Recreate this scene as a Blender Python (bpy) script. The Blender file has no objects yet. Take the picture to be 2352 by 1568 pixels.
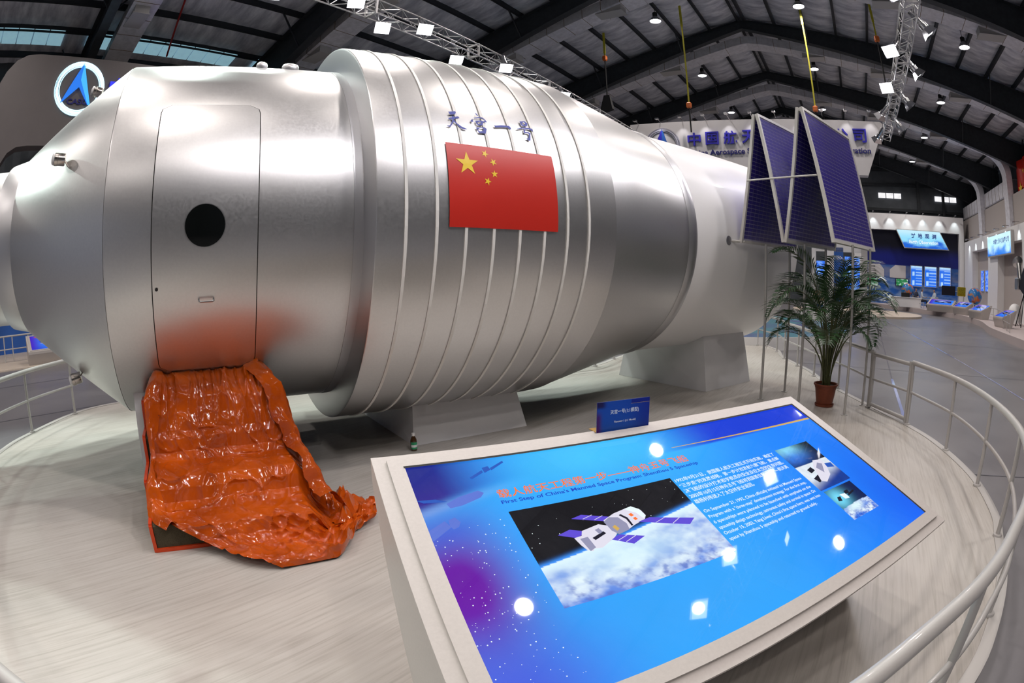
import bpy, math, random
from math import sin, cos, pi, sqrt, atan2, hypot, exp
from mathutils import Vector, Matrix, noise
from mathutils.geometry import tessellate_polygon

SC = bpy.context.scene
COL = SC.collection
R = math.radians
random.seed(7)

# ------------------------------------------------------------------ camera, world, exposure
CAM_Z = 1.478                      # eye height above the display platform (platform top is z = 0)
FLOOR_Z = -0.12                    # hall floor
cam_d = bpy.data.cameras.new('camera')
cam_d.type = 'PANO'
cam_d.panorama_type = 'FISHEYE_EQUISOLID'      # the photograph was taken with a fisheye lens
cam_d.fisheye_lens = 19.5006
cam_d.fisheye_fov = R(180)
cam_d.sensor_width = 36.0
cam_d.sensor_height = 24.0
cam_d.clip_start = 0.05
cam_d.clip_end = 300
cam = bpy.data.objects.new('camera', cam_d)
COL.objects.link(cam)
cam.matrix_world = Matrix(((0.99999, 0.004450, 0.0, 0.0),
                           (-0.00053, 0.119009, -0.992893, 0.0),
                           (-0.004418, 0.992883, 0.119010, CAM_Z),
                           (0, 0, 0, 1)))
SC.camera = cam

world = bpy.data.worlds.new('world')
SC.world = world
world.use_nodes = True
world.node_tree.nodes['Background'].inputs[0].default_value = (0.62, 0.72, 0.85, 1)
world.node_tree.nodes['Background'].inputs[1].default_value = 0.35

cy = SC.cycles
cy.max_bounces = 5; cy.diffuse_bounces = 3; cy.glossy_bounces = 3; cy.transmission_bounces = 2; cy.transparent_max_bounces = 4
cy.caustics_reflective = False; cy.caustics_refractive = False; cy.use_adaptive_sampling = True; cy.adaptive_threshold = .05
SC.view_settings.view_transform = 'Standard'
SC.view_settings.look = 'None'
SC.view_settings.gamma = 1.0
SC.view_settings.use_curve_mapping = False
SC.view_settings.exposure = EXPO = 0.0
SPOT_FRONT = 165.0       # watts of a lamp on the near truss
SPOT_BACK = 400.0        # watts of a lamp on the far truss
HIGHBAY = 84.0         # watts of a high bay lamp under the roof
WASH = 62.0             # watts of a small wash lamp on a sign board

# ------------------------------------------------------------------ frames of reference
PSI = R(34.6)                                        # the hall runs along this azimuth
def HP(lat, along, z=0.0):                           # hall coordinates -> world
    return Vector((cos(PSI) * lat + sin(PSI) * along, -sin(PSI) * lat + cos(PSI) * along, z))
AL = R(34.068)                                       # axis of the spacecraft
DR = Vector((cos(AL), sin(AL), 0)); NN = Vector((-sin(AL), cos(AL), 0))
ORG = NN * 4.974
ZC = 1.916                                           # height of the spacecraft's axis
def SP(s, t, z=0.0):                                 # spacecraft coordinates -> world
    return ORG + DR * s + NN * t + Vector((0, 0, z))

# ------------------------------------------------------------------ mesh helpers
class MB:
    def __init__(self):
        self.v = []; self.f = []; self.m = []; self.c = None
    def add(self, vs, fs, mi=0):
        o = len(self.v)
        self.v += [tuple(x) for x in vs]
        self.f += [tuple(i + o for i in f) for f in fs]
        self.m += [mi] * len(fs)
        return self
    def box(self, x0, x1, y0, y1, z0, z1, mi=0):
        vs = [(x0,y0,z0),(x1,y0,z0),(x1,y1,z0),(x0,y1,z0),(x0,y0,z1),(x1,y0,z1),(x1,y1,z1),(x0,y1,z1)]
        return self.hexa(vs, mi)
    def hexa(self, vs, mi=0):
        return self.add(vs, [(3,2,1,0),(4,5,6,7),(0,1,5,4),(1,2,6,5),(2,3,7,6),(3,0,4,7)], mi)
    def bbox(self, x0, x1, y0, y1, z0, z1, b=0.01, mi=0):   # box with chamfered edges
        xs=(x0,x1); ys=(y0,y1); zs=(z0,z1); vs=[]; idx={}
        for i in (0,1):
            for j in (0,1):
                for k in (0,1):
                    sx=b if i==0 else -b; sy=b if j==0 else -b; sz=b if k==0 else -b
                    idx[i,j,k]=len(vs)
                    vs += [(xs[i],ys[j]+sy,zs[k]+sz),(xs[i]+sx,ys[j],zs[k]+sz),(xs[i]+sx,ys[j]+sy,zs[k])]
        fs=[]
        for a in range(3):
            for e in (0,1):
                o=[x for x in range(3) if x!=a]; q=[]
                for (p,r) in ((0,0),(1,0),(1,1),(0,1)):
                    c=[0,0,0]; c[a]=e; c[o[0]]=p; c[o[1]]=r; q.append(idx[tuple(c)]+a)
                fs.append(tuple(q))
            o=[x for x in range(3) if x!=a]
            for p in (0,1):
                for r in (0,1):
                    c0=[0,0,0]; c0[o[0]]=p; c0[o[1]]=r; c1=list(c0); c1[a]=1
                    fs.append((idx[tuple(c0)]+o[0],idx[tuple(c1)]+o[0],idx[tuple(c1)]+o[1],idx[tuple(c0)]+o[1]))
        for c in idx.values(): fs.append((c,c+1,c+2))
        return self.add(vs, fs, mi)
    def poly(self, pts, mi=0):
        return self.add(pts, [tuple(range(len(pts)))], mi)
    def prism(self, pts, off, mi=0):                 # polygon swept by the vector off
        n = len(pts); off = Vector(off)
        vs = [Vector(p) for p in pts] + [Vector(p) + off for p in pts]
        fs = [tuple(range(n))[::-1], tuple(range(n, 2*n))]
        fs += [(i, (i+1) % n, n + (i+1) % n, n + i) for i in range(n)]
        return self.add(vs, fs, mi)
    def tube(self, pts, r, n=10, closed=False, caps=True, mi=0):
        pts = [Vector(p) for p in pts]; m = len(pts)
        rr = r if isinstance(r, (list, tuple)) else [r] * m
        vs = []; up = None
        for i, p in enumerate(pts):
            if closed: t = pts[(i+1) % m] - pts[i-1]
            else: t = pts[min(i+1, m-1)] - pts[max(i-1, 0)]
            t.normalize()
            if up is None:
                up = Vector((0,0,1)) if abs(t.z) < .9 else Vector((1,0,0))
            a = t.cross(up)
            if a.length < 1e-6: a = t.cross(Vector((0,1,0)))
            a.normalize(); b = a.cross(t).normalized(); up = b
            for k in range(n):
                th = 2*pi*k/n
                vs.append(p + (a*cos(th) + b*sin(th)) * rr[i])
        fs = []
        for i in range(m if closed else m-1):
            j = (i+1) % m
            for k in range(n):
                fs.append((i*n+k, i*n+(k+1)%n, j*n+(k+1)%n, j*n+k))
        if caps and not closed:
            fs += [tuple(range(n))[::-1], tuple((m-1)*n+k for k in range(n))]
        return self.add(vs, fs, mi)
    def bar(self, a, b, w, d=None, mi=0):            # square bar
        a = Vector(a); b = Vector(b); d = d or w
        t = (b-a).normalized(); up = Vector((0,0,1)) if abs(t.z) < .95 else Vector((0,1,0))
        x = t.cross(up).normalized()*w/2; y = x.cross(t).normalized()*d/2
        return self.hexa([a-x-y,a+x-y,a+x+y,a-x+y,b-x-y,b+x-y,b+x+y,b-x+y], mi)
    def lathe(self, prof, n=24, M=None, mi=0, cap0=False, cap1=False, a0=0, a1=2*pi):   # prof: (r, z) about z
        full = abs(a1-a0-2*pi) < 1e-6; k = n if full else n+1
        vs = []
        for r, z in prof:
            for i in range(k):
                th = a0 + (a1-a0)*i/n
                v = Vector((r*cos(th), r*sin(th), z)); vs.append(M @ v if M else v)
        fs = []
        for j in range(len(prof)-1):
            for i in range(n):
                i2 = (i+1) % k
                fs.append((j*k+i, j*k+i2, (j+1)*k+i2, (j+1)*k+i))
        if cap0: fs.append(tuple(range(k))[::-1])
        if cap1: fs.append(tuple((len(prof)-1)*k+i for i in range(k)))
        return self.add(vs, fs, mi)
    def grid(self, fn, nu, nv, mi=0):
        vs = [fn(i/nu, j/nv) for j in range(nv+1) for i in range(nu+1)]
        fs = [(j*(nu+1)+i, j*(nu+1)+i+1, (j+1)*(nu+1)+i+1, (j+1)*(nu+1)+i) for j in range(nv) for i in range(nu)]
        return self.add(vs, fs, mi)
    def build(self, name, mat, parent=None, smooth=0, M=None):
        me = bpy.data.meshes.new(name)
        me.from_pydata(self.v, [], self.f)
        mats = mat if isinstance(mat, (list, tuple)) else [mat]
        for x in mats: me.materials.append(x)
        if len(mats) > 1: me.polygons.foreach_set('material_index', self.m)
        if smooth:
            me.polygons.foreach_set('use_smooth', [True]*len(me.polygons))
            me.update()
            try: me.set_sharp_from_angle(angle=R(smooth))
            except Exception: pass
        if self.c:
            at = me.color_attributes.new('print', 'FLOAT_COLOR', 'POINT')
            at.data.foreach_set('color', [x for c in self.c for x in (c[0], c[1], c[2], 1.0)])
        me.update()
        o = bpy.data.objects.new(name, me); COL.objects.link(o)
        if parent: o.parent = parent
        if M is not None: o.matrix_local = M
        return o

def tag(o, label=None, cat=None, group=None, kind=None):
    if label: o['label'] = label
    if cat: o['category'] = cat
    if group: o['group'] = group
    if kind: o['kind'] = kind
    return o
def thing(name, label, cat, loc=(0,0,0), rz=0.0, group=None, kind=None):
    o = bpy.data.objects.new(name, None); COL.objects.link(o)
    o.location = loc; o.rotation_euler = (0, 0, rz); o.empty_display_size = .1
    return tag(o, label, cat, group, kind)
def copy_tree(o, parent=None):
    c = o.copy(); COL.objects.link(c); c.parent = parent
    for ch in list(o.children): copy_tree(ch, c)
    return c
def spline(pts, per=6, closed=False):                # Catmull-Rom through the points
    P = [Vector(p) for p in pts]; n = len(P); out = []
    for i in range(n if closed else n-1):
        p0 = P[(i-1) % n] if closed or i > 0 else P[0]*2-P[1]
        p1 = P[i]; p2 = P[(i+1) % n]
        p3 = P[(i+2) % n] if closed or i+2 < n else P[-1]*2-P[-2]
        for k in range(per):
            t = k/per
            out.append(.5*((2*p1)+(p2-p0)*t+(2*p0-5*p1+4*p2-p3)*t*t+(3*p1-p0-3*p2+p3)*t**3))
    if not closed: out.append(P[-1])
    return out
def rounded(x0, x1, y0, y1, r, n=5):                 # rounded rectangle, counter clockwise
    out = []
    for cx, cy, a in ((x1-r,y0+r,-90),(x1-r,y1-r,0),(x0+r,y1-r,90),(x0+r,y0+r,180)):
        for k in range(n+1):
            t = R(a+90*k/n); out.append((cx+r*cos(t), cy+r*sin(t)))
    return out
def sm(a, b, x):
    t = min(1, max(0, (x-a)/(b-a))); return t*t*(3-2*t)
def mixc(a, b, t): return tuple(a[i]*(1-t)+b[i]*t for i in range(3))
def nz(x, y, z=0.0, o=4): return noise.fractal(Vector((x, y, z)), .9, 2.1, o)

# ------------------------------------------------------------------ materials
def mat(name, col, rough=.5, metal=0.0, emit=0.0, ecol=None, spec=.5, coat=0.0, trans=0.0, ior=1.45, alpha=1.0,
        nscale=0, namt=0.0, col2=None, bump=0.0, bscale=None, bdist=.01, stretch=None, rvar=0.0, attr=None, detail=4):
    m = bpy.data.materials.new(name); m.use_nodes = True
    nt = m.node_tree; b = nt.nodes['Principled BSDF']; L = nt.links
    b.inputs['Base Color'].default_value = (*col, 1); b.inputs['Roughness'].default_value = rough
    b.inputs['Metallic'].default_value = metal; b.inputs['Specular IOR Level'].default_value = spec
    b.inputs['Coat Weight'].default_value = coat; b.inputs['Transmission Weight'].default_value = trans
    b.inputs['IOR'].default_value = ior; b.inputs['Alpha'].default_value = alpha
    if emit:
        b.inputs['Emission Strength'].default_value = emit
        b.inputs['Emission Color'].default_value = (*(ecol or col), 1)
    if attr:
        a = nt.nodes.new('ShaderNodeAttribute'); a.attribute_name = 'print'
        if emit:
            L.new(a.outputs['Color'], b.inputs['Emission Color'])
            b.inputs['Base Color'].default_value = (.01, .01, .012, 1)
        else: L.new(a.outputs['Color'], b.inputs['Base Color'])
    if nscale or bump:
        tc = nt.nodes.new('ShaderNodeTexCoord'); mp = nt.nodes.new('ShaderNodeMapping')
        L.new(tc.outputs['Object'], mp.inputs['Vector'])
        if stretch: mp.inputs['Scale'].default_value = stretch[:3]
        if stretch and len(stretch) > 3: mp.inputs['Rotation'].default_value = (0, 0, stretch[3])
    if nscale:
        n = nt.nodes.new('ShaderNodeTexNoise'); n.inputs['Scale'].default_value = nscale
        n.inputs['Detail'].default_value = detail; n.inputs['Roughness'].default_value = .6
        L.new(mp.outputs[0], n.inputs['Vector'])
        r = nt.nodes.new('ShaderNodeValToRGB')
        c2 = col2 or tuple(x*(1-namt) for x in col)
        r.color_ramp.elements[0].position = .32; r.color_ramp.elements[1].position = .68
        r.color_ramp.elements[0].color = (*c2, 1); r.color_ramp.elements[1].color = (*col, 1)
        L.new(n.outputs['Fac'], r.inputs['Fac']); L.new(r.outputs[0], b.inputs['Base Color'])
        if rvar:
            mr = nt.nodes.new('ShaderNodeMapRange'); mr.inputs['To Min'].default_value = max(0, rough-rvar)
            mr.inputs['To Max'].default_value = rough+rvar
            mr.inputs['From Min'].default_value = .3; mr.inputs['From Max'].default_value = .7
            L.new(n.outputs['Fac'], mr.inputs['Value']); L.new(mr.outputs[0], b.inputs['Roughness'])
    if bump:
        n2 = nt.nodes.new('ShaderNodeTexNoise'); n2.inputs['Scale'].default_value = bscale or nscale or 10
        n2.inputs['Detail'].default_value = detail
        L.new(mp.outputs[0], n2.inputs['Vector'])
        bp = nt.nodes.new('ShaderNodeBump'); bp.inputs['Strength'].default_value = bump; bp.inputs['Distance'].default_value = bdist
        L.new(n2.outputs['Fac'], bp.inputs['Height']); L.new(bp.outputs[0], b.inputs['Normal'])
    return m

M = {}
M['silver'] = mat('silver_foil_skin', (.66, .655, .65), .36, 1.0, nscale=60, namt=.05, bump=.035, bscale=2.6, bdist=.02, rvar=.03)
M['silver_dull'] = mat('silver_dull', (.58, .58, .59), .40, 1.0, bump=.03, bscale=3, bdist=.02)
M['rib'] = mat('rib_white', (.78, .77, .73), .45)
M['white'] = mat('white_paint', (.80, .80, .80), .45, nscale=3, namt=.03)
M['white_hull'] = mat('white_hull', (.90, .90, .90), .42, coat=.1)
M['gap'] = mat('dark_gap', (.015, .014, .013), .8)
M['glass_black'] = mat('black_glass', (.004, .005, .005), .08, spec=.5)
M['steel'] = mat('steel', (.55, .55, .54), .28, 1.0)
M['pod'] = mat('pod_metal', (.52, .48, .44), .22, 1.0)
M['pod_cap'] = mat('pod_cap', (.75, .75, .74), .35)
M['red'] = mat('flag_red', (.56, .022, .012), .38, coat=.25)
M['yellow'] = mat('star_yellow', (.85, .58, .02), .4, coat=.2)
M['ink'] = mat('ink_blue', (.05, .07, .33), .5)
M['carpet'] = mat('carpet', (.085, .068, .038), .95, nscale=220, namt=.45, bump=.5, bscale=300, bdist=.004)
M['plastic'] = mat('orange_plastic', (.52, .085, .004), .09, spec=.65, bump=.35, bscale=11, bdist=.02, detail=3, nscale=3.2, col2=(.31, .044, .003))
M['block'] = mat('painted_block', (.74, .74, .75), .55, nscale=4, namt=.04)
M['kiosk'] = mat('kiosk_laminate', (.50, .465, .44), .45, nscale=90, namt=.07, bump=.1, bscale=160, bdist=.002)
M['rail'] = mat('rail_enamel', (.47, .455, .44), .32, coat=.25, nscale=6, namt=.05)
M['dark'] = mat('dark_rubber', (.02, .02, .02), .7)
M['post'] = mat('post_grey', (.50, .49, .47), .35, .4)
M['panel_frame'] = mat('panel_frame', (.60, .59, .56), .4)
M['cell'] = mat('solar_cell', (.045, .030, .30), .28, coat=.4, nscale=30, namt=.25)
M['cell_line'] = mat('cell_line', (.50, .48, .62), .4)
M['terracotta'] = mat('pot_brown', (.20, .045, .018), .5, nscale=12, namt=.2)
M['soil'] = mat('soil', (.02, .013, .008), .95, nscale=60, namt=.5, bump=.8, bscale=80, bdist=.01)
M['leaf'] = mat('leaf', (.030, .085, .022), .38, nscale=9, col2=(.012, .045, .014), coat=.15)
M['stem'] = mat('stem', (.075, .085, .028), .5, nscale=20, namt=.4)
M['text_white'] = mat('text_white', (.9, .9, .9), .4, emit=1.0, ecol=(.92, .97, 1.0))
M['amber'] = mat('amber_glass', (.055, .022, .004), .06, spec=.6, coat=.6)
M['plastic_white'] = mat('plastic_white', (.80, .80, .78), .4)
M['label_green'] = mat('label_green', (.03, .30, .12), .5)
M['paper'] = mat('paper', (.78, .79, .78), .6)
M['gold'] = mat('gold_foot', (.50, .30, .07), .35, .6)
# ================================================================== large structure of the exhibit: platform
RAIL_PATH = [(-5.42,4.97),(-5.32,4.05),(-4.95,3.0),(-4.2,2.0),(-3.1,1.15),(-2.0,.68),(-1.12,.49),(-.2,.47),(.45,.6),(.97,.77),
             (1.36,.90),(1.72,1.07),(2.25,1.38),(3.02,2.02),(3.60,2.79),(4.03,3.66),(4.27,4.60)]
EDGE = [(-5.14,3.35),(-4.35,1.95),(-3.15,1.05),(-2.0,.58),(-1.1,.39),(-.2,.37),(.48,.5),(1.0,.67),(1.79,1.0),(2.21,1.25),(2.67,1.60),(3.05,1.98),(3.34,2.29),
        (3.77,2.96),(4.13,3.84),(4.29,4.51),(4.45,5.68),(4.66,6.99),(4.99,8.11),(5.26,9.6),(5.67,10.71),(5.6,12.0),(4.4,12.3),
        (3.0,11.4),(1.9,9.85),(1.1,8.75),(-.6,7.9),(-2.6,7.3),(-4.4,6.6),(-5.28,5.68),(-5.50,4.99),(-5.36,4.05)]
edge = [Vector((p.x, p.y)) for p in spline([(x, y, 0) for x, y in EDGE], 5, True)]
def platform_mat():
    m = bpy.data.materials.new('bleached_wood'); m.use_nodes = True
    nt = m.node_tree; L = nt.links; b = nt.nodes['Principled BSDF']
    tc = nt.nodes.new('ShaderNodeTexCoord'); mp = nt.nodes.new('ShaderNodeMapping')
    m0 = nt.nodes.new('ShaderNodeMapping'); m0.inputs['Rotation'].default_value = (0, 0, -GRAIN); mp.inputs['Scale'].default_value = (1.0, 26, 1)
    L.new(tc.outputs['Object'], m0.inputs[0]); L.new(m0.outputs[0], mp.inputs[0])
    n = nt.nodes.new('ShaderNodeTexNoise'); n.inputs['Scale'].default_value = 1.7; n.inputs['Detail'].default_value = 6; n.inputs['Roughness'].default_value = .65
    n.inputs['Distortion'].default_value = .35
    L.new(mp.outputs[0], n.inputs['Vector'])
    r = nt.nodes.new('ShaderNodeValToRGB')
    e = r.color_ramp.elements
    e[0].position = .30; e[0].color = (.375, .35, .315, 1); e[1].position = .50; e[1].color = (.475, .45, .415, 1)
    k = e.new(.70); k.color = (.515, .495, .46, 1)
    L.new(n.outputs['Fac'], r.inputs[0])
    n2 = nt.nodes.new('ShaderNodeTexNoise'); n2.inputs['Scale'].default_value = .8; n2.inputs['Detail'].default_value = 5
    L.new(tc.outputs['Object'], n2.inputs['Vector'])
    mx = nt.nodes.new('ShaderNodeMix'); mx.data_type = 'RGBA'; mx.blend_type = 'MULTIPLY'
    r2 = nt.nodes.new('ShaderNodeValToRGB'); r2.color_ramp.elements[0].position = .3; r2.color_ramp.elements[0].color = (.86, .84, .82, 1)
    r2.color_ramp.elements[1].position = .6
    L.new(n2.outputs['Fac'], r2.inputs[0]); mx.inputs['Factor'].default_value = 1
    L.new(r.outputs[0], mx.inputs[6]); L.new(r2.outputs[0], mx.inputs[7]); L.new(mx.outputs[2], b.inputs['Base Color'])
    b.inputs['Roughness'].default_value = .42
    bp = nt.nodes.new('ShaderNodeBump'); bp.inputs['Strength'].default_value = .08; bp.inputs['Distance'].default_value = .003
    L.new(n.outputs['Fac'], bp.inputs['Height']); L.new(bp.outputs[0], b.inputs['Normal'])
    return m
GRAIN = R(54)
M['bleached'] = platform_mat()
mb = MB(); n = len(edge)
mb.prism([(p.x, p.y, 0) for p in edge], (0, 0, FLOOR_Z + .004))
plat = mb.build('display_platform', M['bleached'])
tag(plat, 'low oval platform of bleached wood grain that carries the spacecraft', 'platform')
mb = MB()
def inset(k, d):
    p = edge[k]; t = (edge[(k+1) % n] - edge[k-1]).normalized(); return p + Vector((-t.y, t.x)) * d
ii = [inset(k, .075) for k in range(n)]
vs = [(p.x, p.y, .006) for p in edge] + [(p.x, p.y, .006) for p in ii] + [(p.x, p.y, .0) for p in edge] + [(p.x, p.y, .0) for p in ii]
fs = []
for k in range(n):
    j = (k+1) % n
    fs += [(k, j, n+j, n+k), (k, 2*n+k, 2*n+j, j), (n+k, n+j, 3*n+j, 3*n+k)]
mb.add(vs, fs); mb.build('edge_trim', M['kiosk_trim'] if 'kiosk_trim' in M else mat('trim_pale', (.47, .455, .435), .4), plat)

# ================================================================== the spacecraft
craft = thing('spacecraft_model', 'huge silver space station module with red flag and open-front white tail section', 'spacecraft', ORG, AL)
craft['label'] = 'full size silver space module with a red flag, lying on its side on blocks'
R1, RB, RT = 1.451, 1.675, 1.387
def CP(s, ang, r):                                   # point on the hull: axial, angle above the camera side, radius
    a = R(ang); return Vector((s, -r*cos(a), ZC + r*sin(a)))
def hull(name, prof, m, parent=craft, n=128, smooth=30):
    mb = MB()
    vs = []
    for s, r in prof:
        for i in range(n):
            th = 2*pi*i/n; vs.append((s, -r*cos(th), ZC + r*sin(th)))
    fs = []
    for j in range(len(prof)-1):
        for i in range(n):
            i2 = (i+1) % n; fs.append((j*n+i, (j+1)*n+i, (j+1)*n+i2, j*n+i2))
    mb.add(vs, fs)
    return mb.build(name, m, parent, smooth)
hull('docking_tunnel', [(-2.9, .0), (-2.9, .60), (-2.86, .655), (-1.66, .655)], M['silver'])
hull('docking_collar', [(-1.70, .655), (-1.69, .70), (-1.52, .735), (-1.50, .73)], M['silver_dull'])
hull('front_cone', [(-1.54, .60), (-1.506, .742), (-1.50, .755), (-.575, 1.447), (-.569, R1)], M['silver'])
body = hull('cabin_cylinder', [(-.569, R1-.004), (-.555, R1), (1.205, R1)], M['silver'])
tag(hull('cabin_shade_band', [(1.13, R1+.001), (1.13, R1+.004), (1.206, R1+.004)], M['silver_dull']), 'duller silver band imitating shade')  # duller metal stands in for the larger cylinder's shade on the cabin
hull('flange_face', [(1.2035, R1-.05), (1.2035, RB-.02), (1.2075, RB-.004)], M['silver_dull'])
hull('station_cylinder', [(1.2075, RB-.004), (1.215, RB), (3.16, RB), (3.30, RB-.006)], M['silver'])
hull('tail_cone', [(3.30, RB-.006), (3.36, RB-.022), (4.70, 1.392)], M['silver'])
hull('tail_rim', [(4.66, 1.36), (4.66, 1.402), (4.70, 1.415), (4.76, 1.415), (4.80, 1.402), (4.80, 1.36)], M['silver_dull'])
hull('service_cylinder', [(4.78, RT), (7.30, RT), (7.35, RT-.05), (7.35, .02)], M['white_hull'])
for k in range(8):
    s = 1.412 + .2238*k
    hull('hull_rib', [(s-.011, RB), (s-.011, RB+.010), (s+.011, RB+.010), (s+.011, RB)], M['rib'], n=96, smooth=0)
# door with its gap, porthole, handle and lock
def patch(name, s0, s1, a0, a1, rad, rc, m, parent, nu=16, nv=48, lift=0.0):
    h0, h1 = R(a0)*rad, R(a1)*rad
    def fn(u, v):
        y = h0 + (h1-h0)*v
        d = min(y-h0, h1-y); ins = 0
        if d < rc: ins = rc - sqrt(max(0, rc*rc-(rc-d)**2))
        s = s0 + ins + (s1-s0-2*ins)*u
        return CP(s, math.degrees(y/rad), rad+lift)
    mb = MB(); k = nu+1; mb.grid(fn, nu, nv)
    # rim down to the hull
    o = len(mb.v); ring = [i for i in range(k)] + [j*k+nu for j in range(1, nv+1)] + [nv*k+i for i in range(nu-1, -1, -1)] + [j*k for j in range(nv-1, 0, -1)]
    low = []
    for i in ring:
        x, y, z = mb.v[i]; r = hypot(y, z-ZC); f = (rad-.004)/r; low.append((x, y*f, ZC+(z-ZC)*f))
    L = len(ring); base = len(mb.v); mb.v += low
    for i in range(L):
        j = (i+1) % L; mb.f.append((ring[i], base+i, base+j, ring[j])); mb.m.append(0)
    return mb.build(name, m, parent, 30)
patch('door_gap', -.237, .480, -44.0, 32.5, R1, .075, M['gap'], craft, lift=.0015)
door = patch('door', -.230, .473, -43.7, 32.2, R1, .07, M['silver'], craft, lift=.007)
tag(door, 'silver hatch door with rounded corners')
def disc_on(name, s, ang, rad, r0, r1, m, parent, n=40, ry=None):
    mb = MB(); ry = ry or 1.0
    vs = []; rings = 5
    for j in range(rings):
        q = r0 + (r1-r0)*j/(rings-1)
        for i in range(n):
            t = 2*pi*i/n; vs.append(CP(s+q*cos(t), ang+math.degrees(q*ry*sin(t)/rad), rad))
    fs = [(j*n+i, j*n+(i+1)%n, (j+1)*n+(i+1)%n, (j+1)*n+i) for j in range(rings-1) for i in range(n)]
    mb.add(vs, fs); return mb.build(name, m, parent, 60)
disc_on('porthole', .124, -2.9, R1+.0115, .0005, .133, M['glass_black'], door)
disc_on('porthole_rim', .124, -2.9, R1+.0105, .131, .137, M['steel'], door)
disc_on('lock', -.203, -18.0, R1+.012, .0005, .011, M['dark'], door, 16)
mb = MB()
hp = [CP(.083, -21.3, R1+.004), CP(.083, -21.3, R1+.035), CP(.092, -21.35, R1+.045), CP(.174, -21.35, R1+.045), CP(.183, -21.3, R1+.035), CP(.183, -21.3, R1+.004)]
mb.tube(hp, .006, 8); mb.build('handle', M['steel'], door, 40)
# flag
def decal(name, s0, s1, a0, a1, rad, m, parent, nu=8, nv=16):
    mb = MB(); mb.grid(lambda u, v: CP(s0+(s1-s0)*u, a0+(a1-a0)*v, rad), nu, nv)
    return mb.build(name, m, parent, 60)
FS0, FS1, FA0, FA1 = 1.725, 2.652, -3.65, 17.2
flag = decal('flag', FS0, FS1, FA0, FA1, RB+.0125, M['red'], craft)
def star(cx, cy, rr, rot):
    fw, fh = FS1-FS0, R(FA1-FA0)*RB
    pts = []
    for k in range(10):
        q = rr if k % 2 == 0 else rr*.382
        t = rot + pi/2 + k*pi/5
        pts.append((FS0 + cx*fw + q*cos(t), FA1 - math.degrees((cy*fh - q*sin(t))/RB)))
    mb = MB(); vs = [CP(a, b, RB+.0145) for a, b in pts]
    c = CP(FS0+cx*fw, FA1-math.degrees(cy*fh/RB), RB+.0145)
    mb.add(vs+[c], [(i, (i+1) % 10, 10) for i in range(10)]); mb.build('star', M['yellow'], flag)
U = .927/30
star(5/30, 5/20, 3*U, 0)
for gx, gy in ((10,2),(12,4),(12,7),(10,9)):
    ang = atan2(-(5-gy), -(5-gx)); star(gx/30, gy/20, 1.0*U, atan2(gy-5, 5-gx) - pi/2)
# brush lettering, stroke by stroke
LETTER = {"sky":[[[[1.799,26.918],[1.86,27.446],[1.865,27.122],[1.851,26.265],[1.809,26.002]]],[[[1.785,24.583],[1.792,24.754],[1.819,25.088],[1.822,25.721],[1.832,25.591],[1.834,25.322],[1.871,25.724],[1.879,25.584],[1.881,25.068],[1.862,25.017],[1.837,24.692],[1.792,24.258]]],[[[1.817,24.669],[1.833,24.665],[1.828,23.914],[1.805,22.639],[1.787,21.893],[1.761,21.987],[1.764,22.174],[1.783,22.266],[1.803,23.158],[1.815,24.024]]],[[[1.83,24.557],[1.836,24.045],[1.853,23.246],[1.881,22.509],[1.927,21.881],[1.917,21.743],[1.89,21.687],[1.868,21.923],[1.85,22.699],[1.832,23.489],[1.822,23.703]]]],"palace":[[[[2.035,28.016],[2.041,27.86],[2.053,27.136],[2.05,26.922],[2.038,27.142],[2.033,27.605]]],[[[1.972,24.855],[1.993,25.698],[1.992,25.314],[1.992,24.565],[1.972,24.542]]],[[[2.001,25.973],[2.049,26.619],[2.085,26.656],[2.102,26.086],[2.117,25.124],[2.089,25.033],[2.084,25.115],[2.093,25.45],[2.098,25.807],[2.084,26.263],[2.045,26.211],[2.009,25.834]]],[[[2.01,25.007],[2.054,25.402],[2.092,25.351],[2.086,24.939],[2.077,24.79],[2.068,23.902],[2.029,23.588],[2.016,24.154]],[[2.026,24.582],[2.051,25.007],[2.059,24.774],[2.05,24.259],[2.032,24.063]]],[[[2.002,22.806],[2.077,23.317],[2.096,22.881],[2.085,22.021],[2.075,21.18],[2.065,21.218],[2.02,21.155],[2.011,21.885]],[[2.018,22.275],[2.036,22.815],[2.058,22.938],[2.067,22.63],[2.058,22.088],[2.033,21.744],[2.022,21.86]]]],"one":[[[[2.172,24.521],[2.183,24.491],[2.241,24.944],[2.311,25.155],[2.32,24.775],[2.324,24.044],[2.304,24.11],[2.287,24.474],[2.229,24.159],[2.176,23.803]]]],"number":[[[[2.43,27.582],[2.483,28.024],[2.506,27.294],[2.49,26.214],[2.444,25.909],[2.432,26.583]],[[2.448,27.092],[2.471,27.561],[2.481,27.222],[2.473,26.658],[2.453,26.522]]],[[[2.379,24.574],[2.416,25.159],[2.456,25.518],[2.511,25.663],[2.535,25.583],[2.534,24.605],[2.519,24.837],[2.495,25.128],[2.441,25.03],[2.382,24.457]]],[[[2.447,24.909],[2.462,24.969],[2.452,24.028],[2.486,24.105],[2.502,23.826],[2.48,21.202],[2.466,21.161],[2.43,21.911],[2.45,21.791],[2.465,21.928],[2.477,22.831],[2.48,23.497],[2.461,23.664],[2.433,23.342]]]]}
for key in LETTER:
    mb = MB()
    for strokes in LETTER[key]:
        loops = [[Vector((a, R(b)*RB, 0)) for a, b in lp] for lp in strokes]
        flat = [p for lp in loops for p in lp]
        mb.add([CP(p.x, math.degrees(p.y/RB), RB+.0135) for p in flat], tessellate_polygon(loops))
    tag(mb.build('painted_character', M['ink'], craft), 'blue brush character')
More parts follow.
